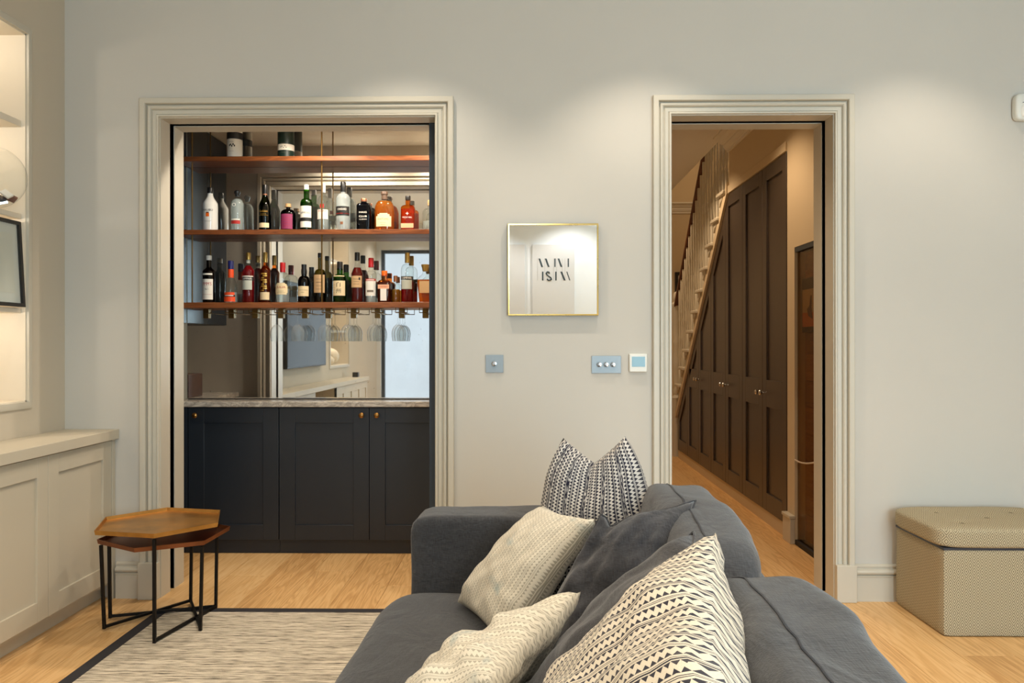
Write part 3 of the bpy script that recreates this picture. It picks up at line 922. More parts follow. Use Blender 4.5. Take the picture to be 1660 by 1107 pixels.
tag(MB().tube([(HX1 - 0.004, NY0 + 0.4 * u + 0.02, 0.57 - 0.05 * math.sin(PI * u * 0.6) ) for u in [i / 12 for i in range(13)]], 0.005, 6).build('cable', 'cable_grey'),
    'thin pale cable hanging across the smoked glass niche', 'cable')
fr = thing('picture_frame', 'black picture frame glimpsed on the far hall wall', 'picture', (1.84, HEND - 0.03, 1.6))
sweep_rect(MB(), 1.83, 2.15, 1.62, 2.05, [(0, 0), (0, 0.03), (0.035, 0.03), (0.035, 0)], lambda p, q, h: (p, HEND - h, q), True).build('frame', 'black_frame', fr)
B(1.83, 2.15, HEND - 0.012, HEND - 0.002, 1.62, 2.05).build('print', 'paper', fr, smooth=False)

# ---------------------------------------------------------------- pocket doors in the wall slots
pd = thing('pocket_door', 'edge of the blue grey pocket door slid into the bar doorway wall', 'door', (LX1 + 0.03, 4.005, 0))
B(LX1 - 0.045, LX1 + 0.09, 3.984, 4.026, 0.012, HEAD + 0.025).build('door_panel', 'door_blue', pd, bevel=0.002)
B(LX1 - 0.012, LX1 - 0.010 + 0.004, 3.982, 3.9845, 0.80, 0.945).build('lock_plate', 'chrome', pd, smooth=False)
for nm, xx, sgn, lab in (('bar', LX0, 1, 'steel strike plates in the slot of the bar doorway jamb'), ('hall', RX1, -1, 'steel strike plates in the slot of the hall doorway jamb')):
    r = thing('strike_plate', lab, 'strike plate', (xx - sgn * 0.018, 4.005, 0.80), 'pocket door strike plates')
    for z in ((1.09, 1.22), (0.80, 0.94)):
        B(xx - sgn * 0.019, xx - sgn * 0.016, 3.992, 4.018, z[0], z[1]).build('plate', 'steel', r, smooth=False)

# ---------------------------------------------------------------- bar
BF, BK, CF = 4.69, 4.715, 4.672           # door face, kickboard, counter front
def shaker_door(root, a0, a1, z0, z1, fn, mat, stile, rail, knob=None, knobmat='knob_bronze', axis='y', knob_r=0.016):
    """fn(a,h,z): a along the run, h out from the carcass"""
    m = MB()
    def bx(a, b, c, d, h0, h1):
        P = [fn(a, h0, c), fn(b, h1, d)]
        m.box(P[0][0], P[1][0], P[0][1], P[1][1], P[0][2], P[1][2])
    bx(a0, a0 + stile, z0, z1, 0, 0.022); bx(a1 - stile, a1, z0, z1, 0, 0.022)
    bx(a0 + stile, a1 - stile, z0, z0 + rail, 0, 0.022); bx(a0 + stile, a1 - stile, z1 - rail, z1, 0, 0.022)
    d = m.build('door', mat, root, bevel=0.0012)
    P = [fn(a0 + stile, 0.004, z0 + rail), fn(a1 - stile, 0.012, z1 - rail)]
    B(P[0][0], P[1][0], P[0][1], P[1][1], P[0][2], P[1][2]).build('panel', mat, d, smooth=False)
    if knob:
        c = fn(knob[0], 0.022, knob[1])
        MB().lathe([(0.007, 0.0), (0.006, 0.012), (0.012, 0.016), (knob_r, 0.022), (knob_r * 0.95, 0.028), (knob_r * 0.5, 0.033), (0.002, 0.034)], c, 16, axis=axis).build('knob', knobmat, d)
    return d
fbar = lambda a, h, z: (a, BF + 0.022 - h, z)
r = thing('bar_cabinet', 'dark navy bar base cabinet with a single door, at the left', 'cabinet', (-1.71, 4.78, 0), 'navy bar cabinets')
B(-2.02, -1.445, BF + 0.022, MIR - 0.01, 0.07, 0.862).build('carcass', 'navy_paint', r, smooth=False)
B(-2.02, -1.983, BF, BF + 0.022, 0.083, 0.860).build('filler', 'navy_paint', r, smooth=False)
B(-2.02, -1.445, BK, BK + 0.02, 0.0, 0.083).build('kickboard', 'navy_paint', r, smooth=False)
shaker_door(r, -1.979, -1.4455, 0.083, 0.859, fbar, 'navy_paint', 0.092, 0.088, (-1.932, 0.816))
r = thing('bar_cabinet', 'dark navy bar base cabinet with a pair of doors', 'cabinet', (-0.91, 4.78, 0), 'navy bar cabinets')
B(-1.443, -0.36, BF + 0.022, MIR - 0.01, 0.07, 0.862).build('carcass', 'navy_paint', r, smooth=False)
B(-1.443, -0.36, BK, BK + 0.02, 0.0, 0.083).build('kickboard', 'navy_paint', r, smooth=False)
shaker_door(r, -1.4405, -0.9125, 0.083, 0.859, fbar, 'navy_paint', 0.092, 0.088, (-0.952, 0.817))
shaker_door(r, -0.9095, -0.379, 0.083, 0.859, fbar, 'navy_paint', 0.092, 0.088, (-0.863, 0.817))
r = thing('bar_cabinet', 'navy base cabinet return on the left side of the bar', 'cabinet', (-2.24, 4.42, 0), 'navy bar cabinets')
B(BX0 + 0.002, -2.022, YB + 0.002, MIR - 0.01, 0.0, 0.862).build('carcass', 'navy_paint', r, smooth=False)
mb = MB()
mb.prism([(BX0 + 0.002, YB + 0.002), (-2.0, YB + 0.002), (-2.0, CF), (BX1 - 0.002, CF), (BX1 - 0.002, MIR - 0.001), (BX0 + 0.002, MIR - 0.001)], 0.8645, 0.897, lambda p, q, a: (p, q, a))
tag(mb.build('bar_worktop', 'marble', bevel=0.003), 'grey veined marble worktop along the bar cabinets', 'worktop')
tag(B(-2.40, -2.10, 4.52, 4.74, 0.897, 1.045).build('wooden_box', 'box_wood', bevel=0.004), 'dark wooden box on the bar worktop, seen in the mirror', 'box')
r = thing('wall_cabinet', 'navy wall cabinet at the left end of the bar shelves', 'cabinet', (-2.25, 4.5, 1.36))
B(BX0 + 0.002, -2.075, 4.20, MIR - 0.001, 1.36, 2.618).build('carcass', 'navy_paint', r, bevel=0.002)
B(-2.075, -2.058, 4.21, 4.53, 1.362, 2.61).build('door', 'navy_paint', r, bevel=0.002)
B(-2.075, -2.058, 4.535, 4.855, 1.362, 2.61).build('door', 'navy_paint', r, bevel=0.002)
tag(B(-2.055, BX1 - 0.001, MIR, MIR + 0.010, 0.900, 2.618).build('bar_mirror', 'antique_mirror', smooth=False),
    'speckled antique mirror covering the back of the bar', 'mirror')
tag(B(-2.05, BX1 - 0.002, MIR - 0.004, MIR - 0.0005, 0.8975, 0.903).build('mirror_strip', 'dark_slot', smooth=False),
    'dark strip along the bottom edge of the antique mirror', 'strip')
SHZ = ((1.446, 1.479, 'lowest walnut bar shelf, above the hanging wine glasses'), (1.878, 1.907, 'middle walnut bar shelf between the two rows of bottles'),
       (2.310, 2.338, 'topmost walnut bar shelf with the spirit canisters'))
for z0, z1, lab in SHZ:
    tag(B(-2.054, BX1 - 0.004, BF, MIR - 0.002, z0, z1).build('bar_shelf', 'walnut_shelf', bevel=0.002), lab, 'shelf', 'walnut bar shelves')
for xx, lab in ((-1.968, 'slim vertical brass rod at the left end of the bar shelves'), (-1.197, 'slim vertical brass rod through the middle of the bar shelves'), (-0.43, 'slim brass rod hidden by the pocket door edge')):
    if xx < -0.5:
        tag(MB().lathe([(0.0042, 1.44), (0.0042, 2.618)], (xx, 4.722, 0), 10).build('brass_rod', 'rack_brass'), lab, 'rod', 'brass shelf rods')
rk = thing('glass_rack', 'brass wire stemware rack under the lowest bar shelf', 'rack', (-1.23, 4.77, 1.38))
brx = [-1.881, -1.731, -1.59, -1.438, -1.296, -1.157, -1.007, -0.865, -0.723, -0.583]
for xx in brx:
    B(xx * 1.0285 - 0.017, xx * 1.0285 + 0.017, 4.842, 4.857, 1.390, 1.446).build('bracket', 'rack_brass', rk, bevel=0.002)
for i in range(len(brx) - 1):
    a, b = brx[i] + 0.022, brx[i + 1] - 0.022
    a2, b2 = a + 0.012, b - 0.012
    z = 1.418
    MB().tube([(a2, 4.705, 1.446), (a2, 4.705, z), (a - 0.03, 4.712, z), (a - 0.03, 4.85, z)], 0.0022, 6).build('wire', 'rack_brass', rk)
    MB().tube([(b2, 4.705, 1.446), (b2, 4.705, z), (b + 0.03, 4.712, z), (b + 0.03, 4.85, z)], 0.0022, 6).build('wire', 'rack_brass', rk)
# hanging wine glasses
GP = [(0.0325, 0.0), (0.0325, 0.0015), (0.010, 0.005), (0.004, 0.009), (0.0035, 0.030), (0.0035, 0.062), (0.006, 0.072), (0.014, 0.080), (0.026, 0.092), (0.034, 0.108), (0.0375, 0.128), (0.0365, 0.150), (0.0325, 0.176),
      (0.0315, 0.176), (0.0355, 0.150), (0.0365, 0.128), (0.033, 0.109), (0.025, 0.094), (0.014, 0.083), (0.003, 0.079)]
gl0 = None
order = ['first', 'second', 'third', 'fourth', 'fifth', 'sixth']
for i, xx in enumerate((-1.467, -1.342, -1.184, -1.048, -0.894, -0.747)):
    for j, yy in enumerate((4.727, 4.803)):
        if i == 0 and j: continue
        lab = 'wine glass hanging upside down, %s from the left in the %s row' % (order[i], 'front' if j == 0 else 'back')
        if gl0 is None:
            gl0 = MB().lathe([(r_, -z_) for r_, z_ in GP], (0, 0, 0), 24, cap=False).build('wine_glass', 'stem_glass', origin=(0, 0, 0), angle=60)
            o = gl0
        else:
            o = gl0.copy(); COL.objects.link(o)
        o.location = (xx, yy, 1.4265); tag(o, lab, 'wine glass', 'hanging wine glasses')
# ---------------------------------------------------------------- bottles
BY = 4.775
def shoulder(R, rn, z0, z1, kind, n=9):
    out = []
    for i in range(n + 1):
        t = i / n
        if kind == 'ell': k = math.sqrt(max(0.0, 1 - t * t))
        elif kind == 's': k = 1 - t * t * (3 - 2 * t)
        elif kind == 'lin': k = 1 - t
        else: k = (1 - t) ** 1.6
        out.append((rn + (R - rn) * k, z0 + (z1 - z0) * t))
    return out
def arc(R, z0, z1, ha, c, sx=1.0, sy=1.0, off=0.0007, n=14, a0=0.0):
    m = MB(); vs = []; fs = []
    for j, z in enumerate((z0, z1)):
        for i in range(n + 1):
            a = -PI / 2 + a0 - ha + 2 * ha * i / n
            vs.append((c[0] + (R + off) * math.cos(a) * sx, c[1] + (R + off) * math.sin(a) * sy, c[2] + z))
    for i in range(n):
        fs.append((i, i + 1, n + 2 + i, n + 1 + i))
    return m.add(vs, fs)
def wraptext(s, w, h, R, z, c, off=0.0013, flat=False, shear=0.0, sag=0.0):
    vs, fs = text_mesh(s, w, h, shear=shear)
    m = MB()
    if not vs: return None
    if flat:
        return m.add([(c[0] + x, c[1] - R - off, c[2] + z + y) for x, y in vs], fs)
    return m.add([(c[0] + (R + off) * math.sin(x / R), c[1] - (R + off) * math.cos(x / R), c[2] + z + y - sag * (x / (w or 1)) ** 2) for x, y in vs], fs)
def bottle(label, X, z0, H, R, glass, cap, s=0.6, e=0.75, rn=0.013, sh='ell', capz=0.88, rc=None, liquid=None, lf=0.55, labels=(), texts=(), p=2.0, sy=1.0,
           foot=0.95, prof=None, capprof=None, extra=(), Y=BY, cat='bottle', group='bottles on the bar shelves', name='bottle', neckz=None):
    c = (X, Y, z0)
    r = thing(name, label, cat, c, group)
    if prof is None:
        pr = [(R * foot * 0.9, 0.0), (R * foot, 0.002), (R, 0.008)] + shoulder(R, rn, s * H, e * H, sh) + [(rn, (capz + 0.03) * H)]
    else:
        pr = [(a * R, b * H) for a, b in prof]
    n = 24 if p == 2.0 else 40
    MB().lathe(pr, c, n, p, 1.0, sy).build('glass', glass, r, angle=50)
    if liquid:
        lp = [(max(a - 0.0022, 0.004), max(b, 0.006)) for a, b in pr]
        out = []
        for i, (a, b) in enumerate(lp):
            if b <= lf * H: out.append((a, b))
            else:
                a0, b0 = lp[i - 1]
                t = (lf * H - b0) / max(b - b0, 1e-6)
                out.append((a0 + (a - a0) * t, lf * H)); break
        MB().lathe(out, c, n, p, 1.0, sy).build('liquid', liquid, r, angle=50)
    rc = rc or rn * 1.12
    if capprof is None:
        cp = [(rc * 0.98, capz * H), (rc, capz * H + 0.002), (rc, H - 0.003), (rc * 0.9, H)]
    else:
        cp = [(a, b * H) for a, b in capprof]
    MB().lathe(cp, c, 18).build('cap', cap, r, angle=40)
    flat = p > 2.5
    labs = []
    for (mat, a, b, ha) in labels:
        if flat:
            w = R * math.sin(min(ha, 1.5)) * 0.92
            o = B(X - w, X + w, Y - R * sy - 0.0009, Y - R * sy - 0.0002, z0 + a * H, z0 + b * H).build('label', mat, r, smooth=False)
        else:
            o = arc(R, a * H, b * H, ha, c, 1.0, sy).build('label', mat, r)
        labs.append(o)
    for (mat, sx, w, h, zf, li) in texts:
        m = wraptext(sx, w, h, R * (sy if flat else 1.0), zf * H, c, flat=flat)
        if m: m.build('lettering', mat, labs[li] if labs and li is not None else r, smooth=False)
    for (nm, m, mat) in extra:
        m.build(nm, mat, r)
    return r
def rule(R, z, w, X, Y, z0, mat='black_ink', t=0.0012):
    return ('print_line', arc(R, z, z + t, w, (X, Y, z0), off=0.0013), mat)
U = 1.907; Lz = 1.479
# -- middle shelf, left to right
X = -1.881
bottle('opaque white bottle with a black cap and a palm sunset emblem', X, U, .264, .044, 'white_liquid', 'cap_black', .60, .84, .016, 's', .865,
       texts=(('black_ink', 'MALIBU', .060, .012, .47, None),),
       extra=(('emblem', arc(.044, .085, .106, .22, (X, BY, U), off=.001), 'cap_orange'), ('emblem', arc(.044, .106, .112, .18, (X, BY, U), off=.001), 'brown_leather'), rule(.044, .06, .5, X, BY, U, 'shade_grey'), rule(.044, .054, .35, X, BY, U, 'shade_grey')))
X = -1.718
bottle('frosted clear bottle with a round black stopper and a red script label', X, U, .246, .0395, 'clear_glass', 'cap_black', .62, .80, .013, 'ell', .86, liquid='frost', lf=.80,
       labels=(('red_ink', .17, .25, .75), ('white_label', .26, .29, .7)), capprof=((.013, .85), (.014, .90), (.0185, .93), (.0185, .975), (.012, 1.0)),
       extra=(('emblem', MB().tube([(X + .009 * math.cos(t) - .006, BY - .0405, U + .155 + .009 * math.sin(t)) for t in [i * PI / 8 for i in range(16)]], .0012, 6, True), 'white_ink'),))
X = -1.551
bottle('tall dark green whisky bottle with a black cap and gold lettering', X, U, .279, .0365, 'dark_green_glass', 'cap_black', .52, .80, .0135, 's', .80, rc=.0155, liquid='black_liquid', lf=.6,
       labels=(('cream_label', .07, .17, .95),), texts=(('gold_ink', 'Glenfiddich', .05, .013, .42, None),), extra=(('neck_band', arc(.0142, .216, .230, 1.4, (X, BY, U), off=.001), 'cap_copper'), rule(.0365, .092, .8, X, BY, U, 'gold_ink'), rule(.0365, .10, .5, X, BY, U, 'gold_ink')))
X = -1.412
bottle('short round dark bottle with a cork and a purple label', X, U, .165, .045, 'dark_glass', 'cap_cork', .62, .80, .012, 'ell', .86, rc=.017, liquid='purple_liquid', lf=.6,
       labels=(('purple_label', .06, .60, .85),), capprof=((.011, .80), (.011, .87), (.021, .875), (.021, .895), (.0165, .90), (.0165, 1.0)),
       extra=tuple(rule(.045, z, .5, X, BY, U, 'red_ink') for z in (.03, .045, .06, .075)))
X = -1.302
bottle('bright green whisky bottle with a white cap and white label', X, U, .279, .0365, 'green_glass', 'cap_white', .58, .70, .0165, 'ell', .86, rc=.0145, liquid='green_liquid', lf=.62,
       labels=(('white_label', .28, .53, 1.1), ('black_label', .20, .28, 1.1), ('white_label', .07, .20, 1.1)), texts=(('black_ink', 'LAPHROAIG', .058, .012, .385, 0),))
X = -1.201
bottle('clear rum bottle with a silver white cap and a red emblem, behind the brass rod', X, U, .287, .035, 'clear_glass', 'cap_white', .60, .74, .0125, 'ell', .80, rc=.014,
       labels=(('white_label', .24, .44, 1.1),), texts=(('red_ink', 'BACARDI', .05, .011, .41, 0),), extra=(('emblem', arc(.035, .135, .158, .32, (X, BY, U), off=.0015), 'red_ink'),), liquid='frost', lf=.3)
X = -1.082
bottle('tall frosted vodka bottle with a dark cap and dark band label', X, U, .294, .042, 'frost', 'cap_black', .63, .77, .014, 'ell', .80, rc=.0165,
       labels=(('black_label', .30, .49, 1.2), ('red_ink', .335, .355, 1.2)), texts=(('white_ink', 'STANDARD', .055, .012, .43, 0),), extra=(('emblem', arc(.042, .036, .052, .2, (X, BY, U), off=.001), 'cap_copper'),))
X = -.958
bottle('square dark blue bottle with a copper cap and white capitals', X, U, .195, .0405, 'blue_glass', 'cap_copper', .76, .86, .0165, 'ell', .90, rc=.0185, liquid='blue_liquid', lf=.75, p=9.0, sy=.72,
       texts=(('white_ink', 'HAIG', .045, .0105, .56, None), ('white_ink', 'CLUB', .047, .0105, .435, None), ('white_ink', 'CLUBMAN', .044, .0055, .345, None)))
X = -.835
bottle('wide amber bourbon bottle with a dark stopper and cream arched label', X, U, .235, .0605, 'clear_glass', 'cap_wood', .52, .80, .017, 'ell', .92, rc=.021, liquid='amber_liquid', lf=.76, sy=.62,
       capprof=((.0175, .80), (.0175, .92), (.021, .925), (.021, .99), (.019, 1.0)),
       labels=(('cream_label', .10, .36, .82), ('cream_label', .36, .41, .62), ('cream_label', .41, .435, .4)), texts=(('black_ink', 'WHISTLEPIG', .066, .011, .27, 0),), extra=(rule(.0605, .043, .3, X, BY, U), rule(.0605, .032, .22, X, BY, U, 'red_ink')))
X = -.694
bottle('orange gin bottle with a black cap and white tree emblem', X, U, .209, .042, 'amber_glass', 'cap_black', .64, .74, .0145, 'ell', .88, rc=.016, liquid='amber_liquid', lf=.62, p=3.2, sy=.8,
       labels=(('pale_orange_label', .07, .20, 1.3),), texts=(('white_ink', 'WHITLEY NEILL', .058, .0085, .37, None), ('white_ink', '+', .018, .018, .48, None)))
bottle('clear bottle with a pale stopper, half hidden by the pocket door edge', -.562, U, .184, .046, 'clear_glass', 'cap_cork', .55, .74, .014, 'ell', .82, liquid='frost', lf=.3)
# -- lowest shelf, left to right
X = -1.889
bottle('dark brown fruit cup bottle with a white cap and red lettered label', X, Lz, .285, .0365, 'brown_glass', 'cap_white', .66, .76, .014, 's', .90, rc=.0165, liquid='brown_liquid', lf=.7,
       labels=(('white_label', .07, .50, 1.0), ('white_label', .585, .62, .9)), texts=(('red_ink', "PIMM'S", .055, .020, .40, 0), ('black_ink', 'No 1', .018, .012, .29, 0)), extra=(rule(.0365, .05, .8, X, BY, Lz, 'red_ink'),))
X = -1.757
bottle('clear flask bottle with a blue cap and orange neck and label', X, Lz, .253, .0385, 'clear_glass', 'cap_blue', .3, .62, .0155, 's', .80, rc=.0175,
       prof=((.9, 0), (1.0, .012), (1.02, .28), (.95, .40), (.72, .52), (.48, .60), (.41, .68), (.40, .83)), labels=(('orange_label', .03, .145, 1.0), ('black_label', .145, .185, 1.0), ('orange_label', .185, .25, .9)),
       extra=(rule(.0385, .0415, .7, X, BY, Lz, 'white_ink', .004), ('neck_sleeve', MB().lathe([(.0166, .152), (.0168, .165), (.0164, .204)], (X, BY, Lz), 18), 'orange_label'),), liquid='frost', lf=.25)
X = -1.651
bottle('full bright red aperitif bottle with a gold cap', X, Lz, .301, .0365, 'clear_glass', 'cap_gold', .62, .78, .0125, 's', .86, rc=.0140, liquid='red_liquid', lf=.745,
       labels=(('black_label', .445, .51, 1.2), ('grey_label', .26, .445, .9), ('white_label', .515, .535, 1.1)), texts=(('white_ink', 'CAMPARI', .062, .0135, .478, 0),),
       extra=(('neck_label', arc(.0126, .238, .256, 1.2, (X, BY, Lz), off=.001), 'grey_label'),))
X = -1.549
bottle('slim amber bottle with gold cap and gold printed flecks', X, Lz, .303, .031, 'amber_glass', 'cap_gold', .64, .76, .012, 's', .80, rc=.0135, liquid='brown_liquid', lf=.74,
       labels=(('cream_label', .06, .21, 1.1),), extra=tuple(('print_line', arc(.031, .07 + .0125 * i, .078 + .0125 * i, .25 + .15 * ((i * 7) % 3), (X, BY, Lz), off=.0012, a0=.2 * ((i * 5) % 3 - 1)), 'gold_ink') for i in range(9)))
X = -1.445
bottle('clear broad bottle with a red cap and scalloped cream label', X, Lz, .242, .042, 'clear_glass', 'cap_red', .60, .75, .0135, 'ell', .76, rc=.0165, liquid='frost', lf=.35,
       labels=(('cream_label', .20, .46, .85), ('cream_label', .24, .42, .98), ('cream_label', .46, .485, .6)), texts=(('red_ink', 'JULIA', .055, .016, .375, 0),), extra=(rule(.042, .068, .4, X, BY, Lz), rule(.042, .06, .6, X, BY, Lz)))
X = -1.317
bottle('black rum bottle with a bulged neck and plain cream label', X, Lz, .230, .0365, 'dark_glass', 'cap_black', .52, .70, .015, 'ell', .74, liquid='black_liquid', lf=.6,
       capprof=((.013, .70), (.0165, .76), (.017, .84), (.0145, .92), (.0155, .94), (.0155, 1.0)), labels=(('cream_label', .17, .43, 1.05),), extra=(rule(.0365, .075, .9, X, BY, Lz), rule(.0365, .062, .3, X, BY, Lz)))
X = -1.221
bottle('olive green wine bottle with a tan label, behind the brass rod', X, Lz, .298, .0365, 'olive_glass', 'cap_black', .52, .68, .0125, 'ell', .91, rc=.0135, liquid='black_liquid', lf=.22,
       labels=(('tan_label', .20, .56, 1.05),), extra=tuple(rule(.0365, z, .45, X, BY, Lz) for z in (.08, .10, .12, .122, .14)))
X = -1.102
bottle('green whisky bottle with a black cap and brush characters on cream label', X, Lz, .246, .0405, 'green_glass', 'cap_black', .54, .70, .0175, 'ell', .80, rc=.017, liquid='green_liquid', lf=.6,
       labels=(('cream_label', .17, .53, 1.05), ('cream_label', .63, .655, .9)), texts=(('black_ink', '白', .024, .028, .44, 0), ('black_ink', '州', .028, .028, .29, 0)), extra=tuple(rule(.0405, z, .22, X - .022, BY + .009, Lz) for z in (.06, .075, .09, .105)))
X = -.998
bottle('dark red cognac bottle with a tall black cap and tan label', X, Lz, .301, .036, 'clear_glass', 'cap_black', .58, .76, .0145, 'lin', .835, rc=.0155, liquid='darkred_liquid', lf=.70,
       labels=(('tan_label', .30, .53, 1.0),), extra=tuple(rule(.036, z, .5, X, BY, Lz) for z in (.11, .125, .14)) + (('emblem', arc(.036, .135, .150, .13, (X, BY, Lz), off=.0015, a0=.55), 'black_ink'),))
X = -.915
bottle('slim clear vodka bottle with a red cap and red banded label', X, Lz, .268, .033, 'clear_glass', 'cap_red', .60, .72, .0125, 'ell', .79, rc=.0165, liquid='frost', lf=.2,
       labels=(('white_label', .15, .48, 1.1), ('red_ink', .48, .53, 1.1)), extra=(rule(.033, .133, .75, X, BY, Lz, 'white_ink', .004), ('emblem', arc(.033, .062, .075, .6, (X, BY, Lz), off=.001), 'shade_grey'),))
X = -.835
bottle('short square brown liqueur bottle with an orange cap and ribbon label', X, Lz, .191, .038, 'amber_glass', 'cap_orange', .60, .72, .0165, 'ell', .84, rc=.0175, liquid='brown_liquid', lf=.68, p=5.0, sy=.95,
       labels=(('pale_orange_label', .43, .56, 1.25), ('white_label', .06, .43, .55)), texts=(('red_ink', 'COINTREAU', .05, .0085, .495, 0),))
bottle('small bottle with a copper cap tucked behind the square liqueur bottle', -.775, Lz, .165, .026, 'clear_glass', 'cap_copper', .60, .74, .011, 'ell', .78, rc=.0125, liquid='gold_liquid', lf=.5, Y=4.815)
X = -.698
bottle('half empty red aperitif bottle with a gold cap', X, Lz, .298, .0385, 'clear_glass', 'cap_gold', .64, .78, .0125, 'ell', .80, rc=.0150, liquid='red_liquid', lf=.44,
       labels=(('black_label', .455, .525, 1.2), ('grey_label', .27, .45, .9)), texts=(('white_ink', 'CAMPARI', .062, .0135, .49, 0),))
X = -.591
bottle('faceted decanter bottle with a gold stopper, beside the pocket door edge', X, Lz, .228, .0495, 'clear_glass', 'cap_gold', .5, .7, .016, 'ell', .82, liquid='amber_liquid', lf=.60, p=2.6, sy=.7,
       prof=((.70, 0), (.74, .01), (.88, .30), (1.0, .52), (.98, .60), (.75, .68), (.40, .74), (.32, .80), (.32, .86)), capprof=((.015, .82), (.018, .86), (.019, .90), (.024, .97), (.024, 1.0)),
       labels=(('tan_label', .25, .56, .75),))
# -- canisters on the top shelf
def canister(X, R, H, lab, body, bands, txt=None):
    r = thing('spirit_canister', lab, 'canister', (X, BY, 2.338), 'spirit canisters')
    MB().lathe([(R, 0), (R, H)], (X, BY, 2.338), 32).build('tube', body, r)
    MB().lathe([(R * 1.01, H - .02), (R * 1.01, H + .003), (R * .9, H + .004)], (X, BY, 2.338), 32).build('lid', 'steel', r)
    for m, a, b in bands:
        MB().lathe([(R + .0008, a), (R + .0008, b)], (X, BY, 2.338), 32, cap=False).build('band', m, r)
    for i in range(5):
        zz = txt[1] + .006 * (i % 2) - .002 * (i % 3)
        arc(R, zz, zz + (.011 if R < .047 else .003), .07, (X, BY, 2.338), off=.0015, a0=-.34 + .16 * i, n=4).build('print_mark', 'black_ink', r)
    for z in (txt[1] - .03, txt[1] + .025):
        arc(R, z, z + .0012, .3, (X, BY, 2.338), off=.0015, a0=-.1).build('print_line', 'shade_grey', r)
canister(-1.733, .045, .235, 'white spirit canister with a black upper band', 'white_label', (('black_label', .115, .155),), (.045, .07))
canister(-1.425, .0485, .235, 'dark green spirit canister with a white band', 'dark_green_tube', (('white_label', .046, .082), ('steel', 0.0, .006)), (.0485, .062))
# ---------------------------------------------------------------- built-in cabinets on the left wall
CX = -1.997                                   # cabinet door face
fleft = lambda a, h, z: (CX - 0.022 + h, a, z)
def builtin(y0, y1, edges, lab):
    r = thing('builtin_cabinet', lab, 'cabinet', ((WX0 + CX) / 2, (y0 + y1) / 2, 0), 'built-in cabinets on the left wall')
    B(WX0 + 0.001, CX - 0.022, y0, y1, 0.07, 0.772).build('carcass', 'cabinet_paint', r, smooth=False)
    B(WX0 + 0.001, CX - 0.065, y0, y1, 0.0, 0.07).build('kickboard', 'cabinet_paint', r, smooth=False)
    if y1 > max(edges):
        B(CX - 0.022, CX + 0.003, max(edges) + 0.002, y1, 0.0, 0.772).build('stile', 'cabinet_paint', r, bevel=0.001)
    for a, b in zip(edges[:-1], edges[1:]):
        lo, hi = min(a, b) + 0.0015, max(a, b) - 0.0015
        shaker_door(r, lo, hi, 0.092, 0.768, fleft, 'cabinet_paint', 0.075, 0.082)
builtin(2.08, 3.878, [3.848, 3.333, 2.816, 2.45, 2.085], 'cream built-in cabinet with recessed panel doors in the left corner')
builtin(-0.44, 1.23, [1.228, 0.81, 0.395, -0.02, -0.438], 'cream built-in cabinet near the window, seen in the bar mirror')
tag(B(WX0 + 0.001, -1.975, -0.46, 3.879, 0.774, 0.820).build('cabinet_top', 'cabinet_paint', bevel=0.002), 'long painted top over the built-in cabinets', 'countertop')
k = 0
sn = ['lowest', 'second', 'upper']
for (y0, y1), nm in ((A1, 'corner alcove'), (A2, 'alcove near the window')):
    for i, (z0, z1) in enumerate(((1.374, 1.397), (1.796, 1.820), (2.210, 2.240))):
        tag(B(-2.539, -2.262, y0 + 0.007, y1 - 0.007, z0, z1).build('alcove_shelf', 'alcove_paint', bevel=0.002), '%s painted shelf in the %s' % (sn[i], nm), 'shelf', 'alcove shelves')
    ym = (y0 + y1) / 2
    for zt in (1.368, 1.79, 2.204, 2.615):
        point('alcove_light', (-2.36, ym + 0.05, zt - 0.02), 1.3, WARM, 0.012)
# glass bowl of matchboxes
cb = (-2.298, 3.425, 1.822)
R0 = 0.134
pr = []
for i in range(25):
    a = -PI / 2 + (PI / 2 + 1.15) * i / 24
    pr.append((max(R0 * math.cos(a), 0.001), R0 + R0 * math.sin(a)))
tag(MB().lathe(pr, cb, 40, cap=False).build('glass_bowl', 'bowl_glass', angle=70), 'round clear glass bowl of trinkets on the alcove shelf', 'bowl')
tr = [((.035, -.01, .045), (.055, .035, .012), (20, 30, 10), 'trinket_dark', 'dark blue matchbox in the glass bowl'), ((.06, .03, .05), (.05, .035, .01), (-30, 20, 50), 'trinket_brown', 'brown matchbook in the glass bowl'),
      ((.03, .02, .025), (.05, .036, .012), (10, -15, 30), 'trinket_silver', 'silver wrapped trinket in the glass bowl'), ((-.02, 0, .022), (.055, .04, .014), (5, 10, -40), 'white_label', 'white matchbox at the bottom of the glass bowl'),
      ((.065, .0, .06), (.045, .03, .01), (40, 35, 0), 'paper', 'cream matchbook leaning inside the glass bowl')]
for (d, s, rt, m, lab) in tr:
    o = B(-s[0] / 2, s[0] / 2, -s[1] / 2, s[1] / 2, -s[2] / 2, s[2] / 2).build('matchbox', m, origin=(0, 0, 0), bevel=0.001)
    o.location = (cb[0] + d[0], cb[1] + d[1], cb[2] + d[2]); o.rotation_euler = [math.radians(a) for a in rt]
    tag(o, lab, 'matchbox', 'matchboxes in the glass bowl')
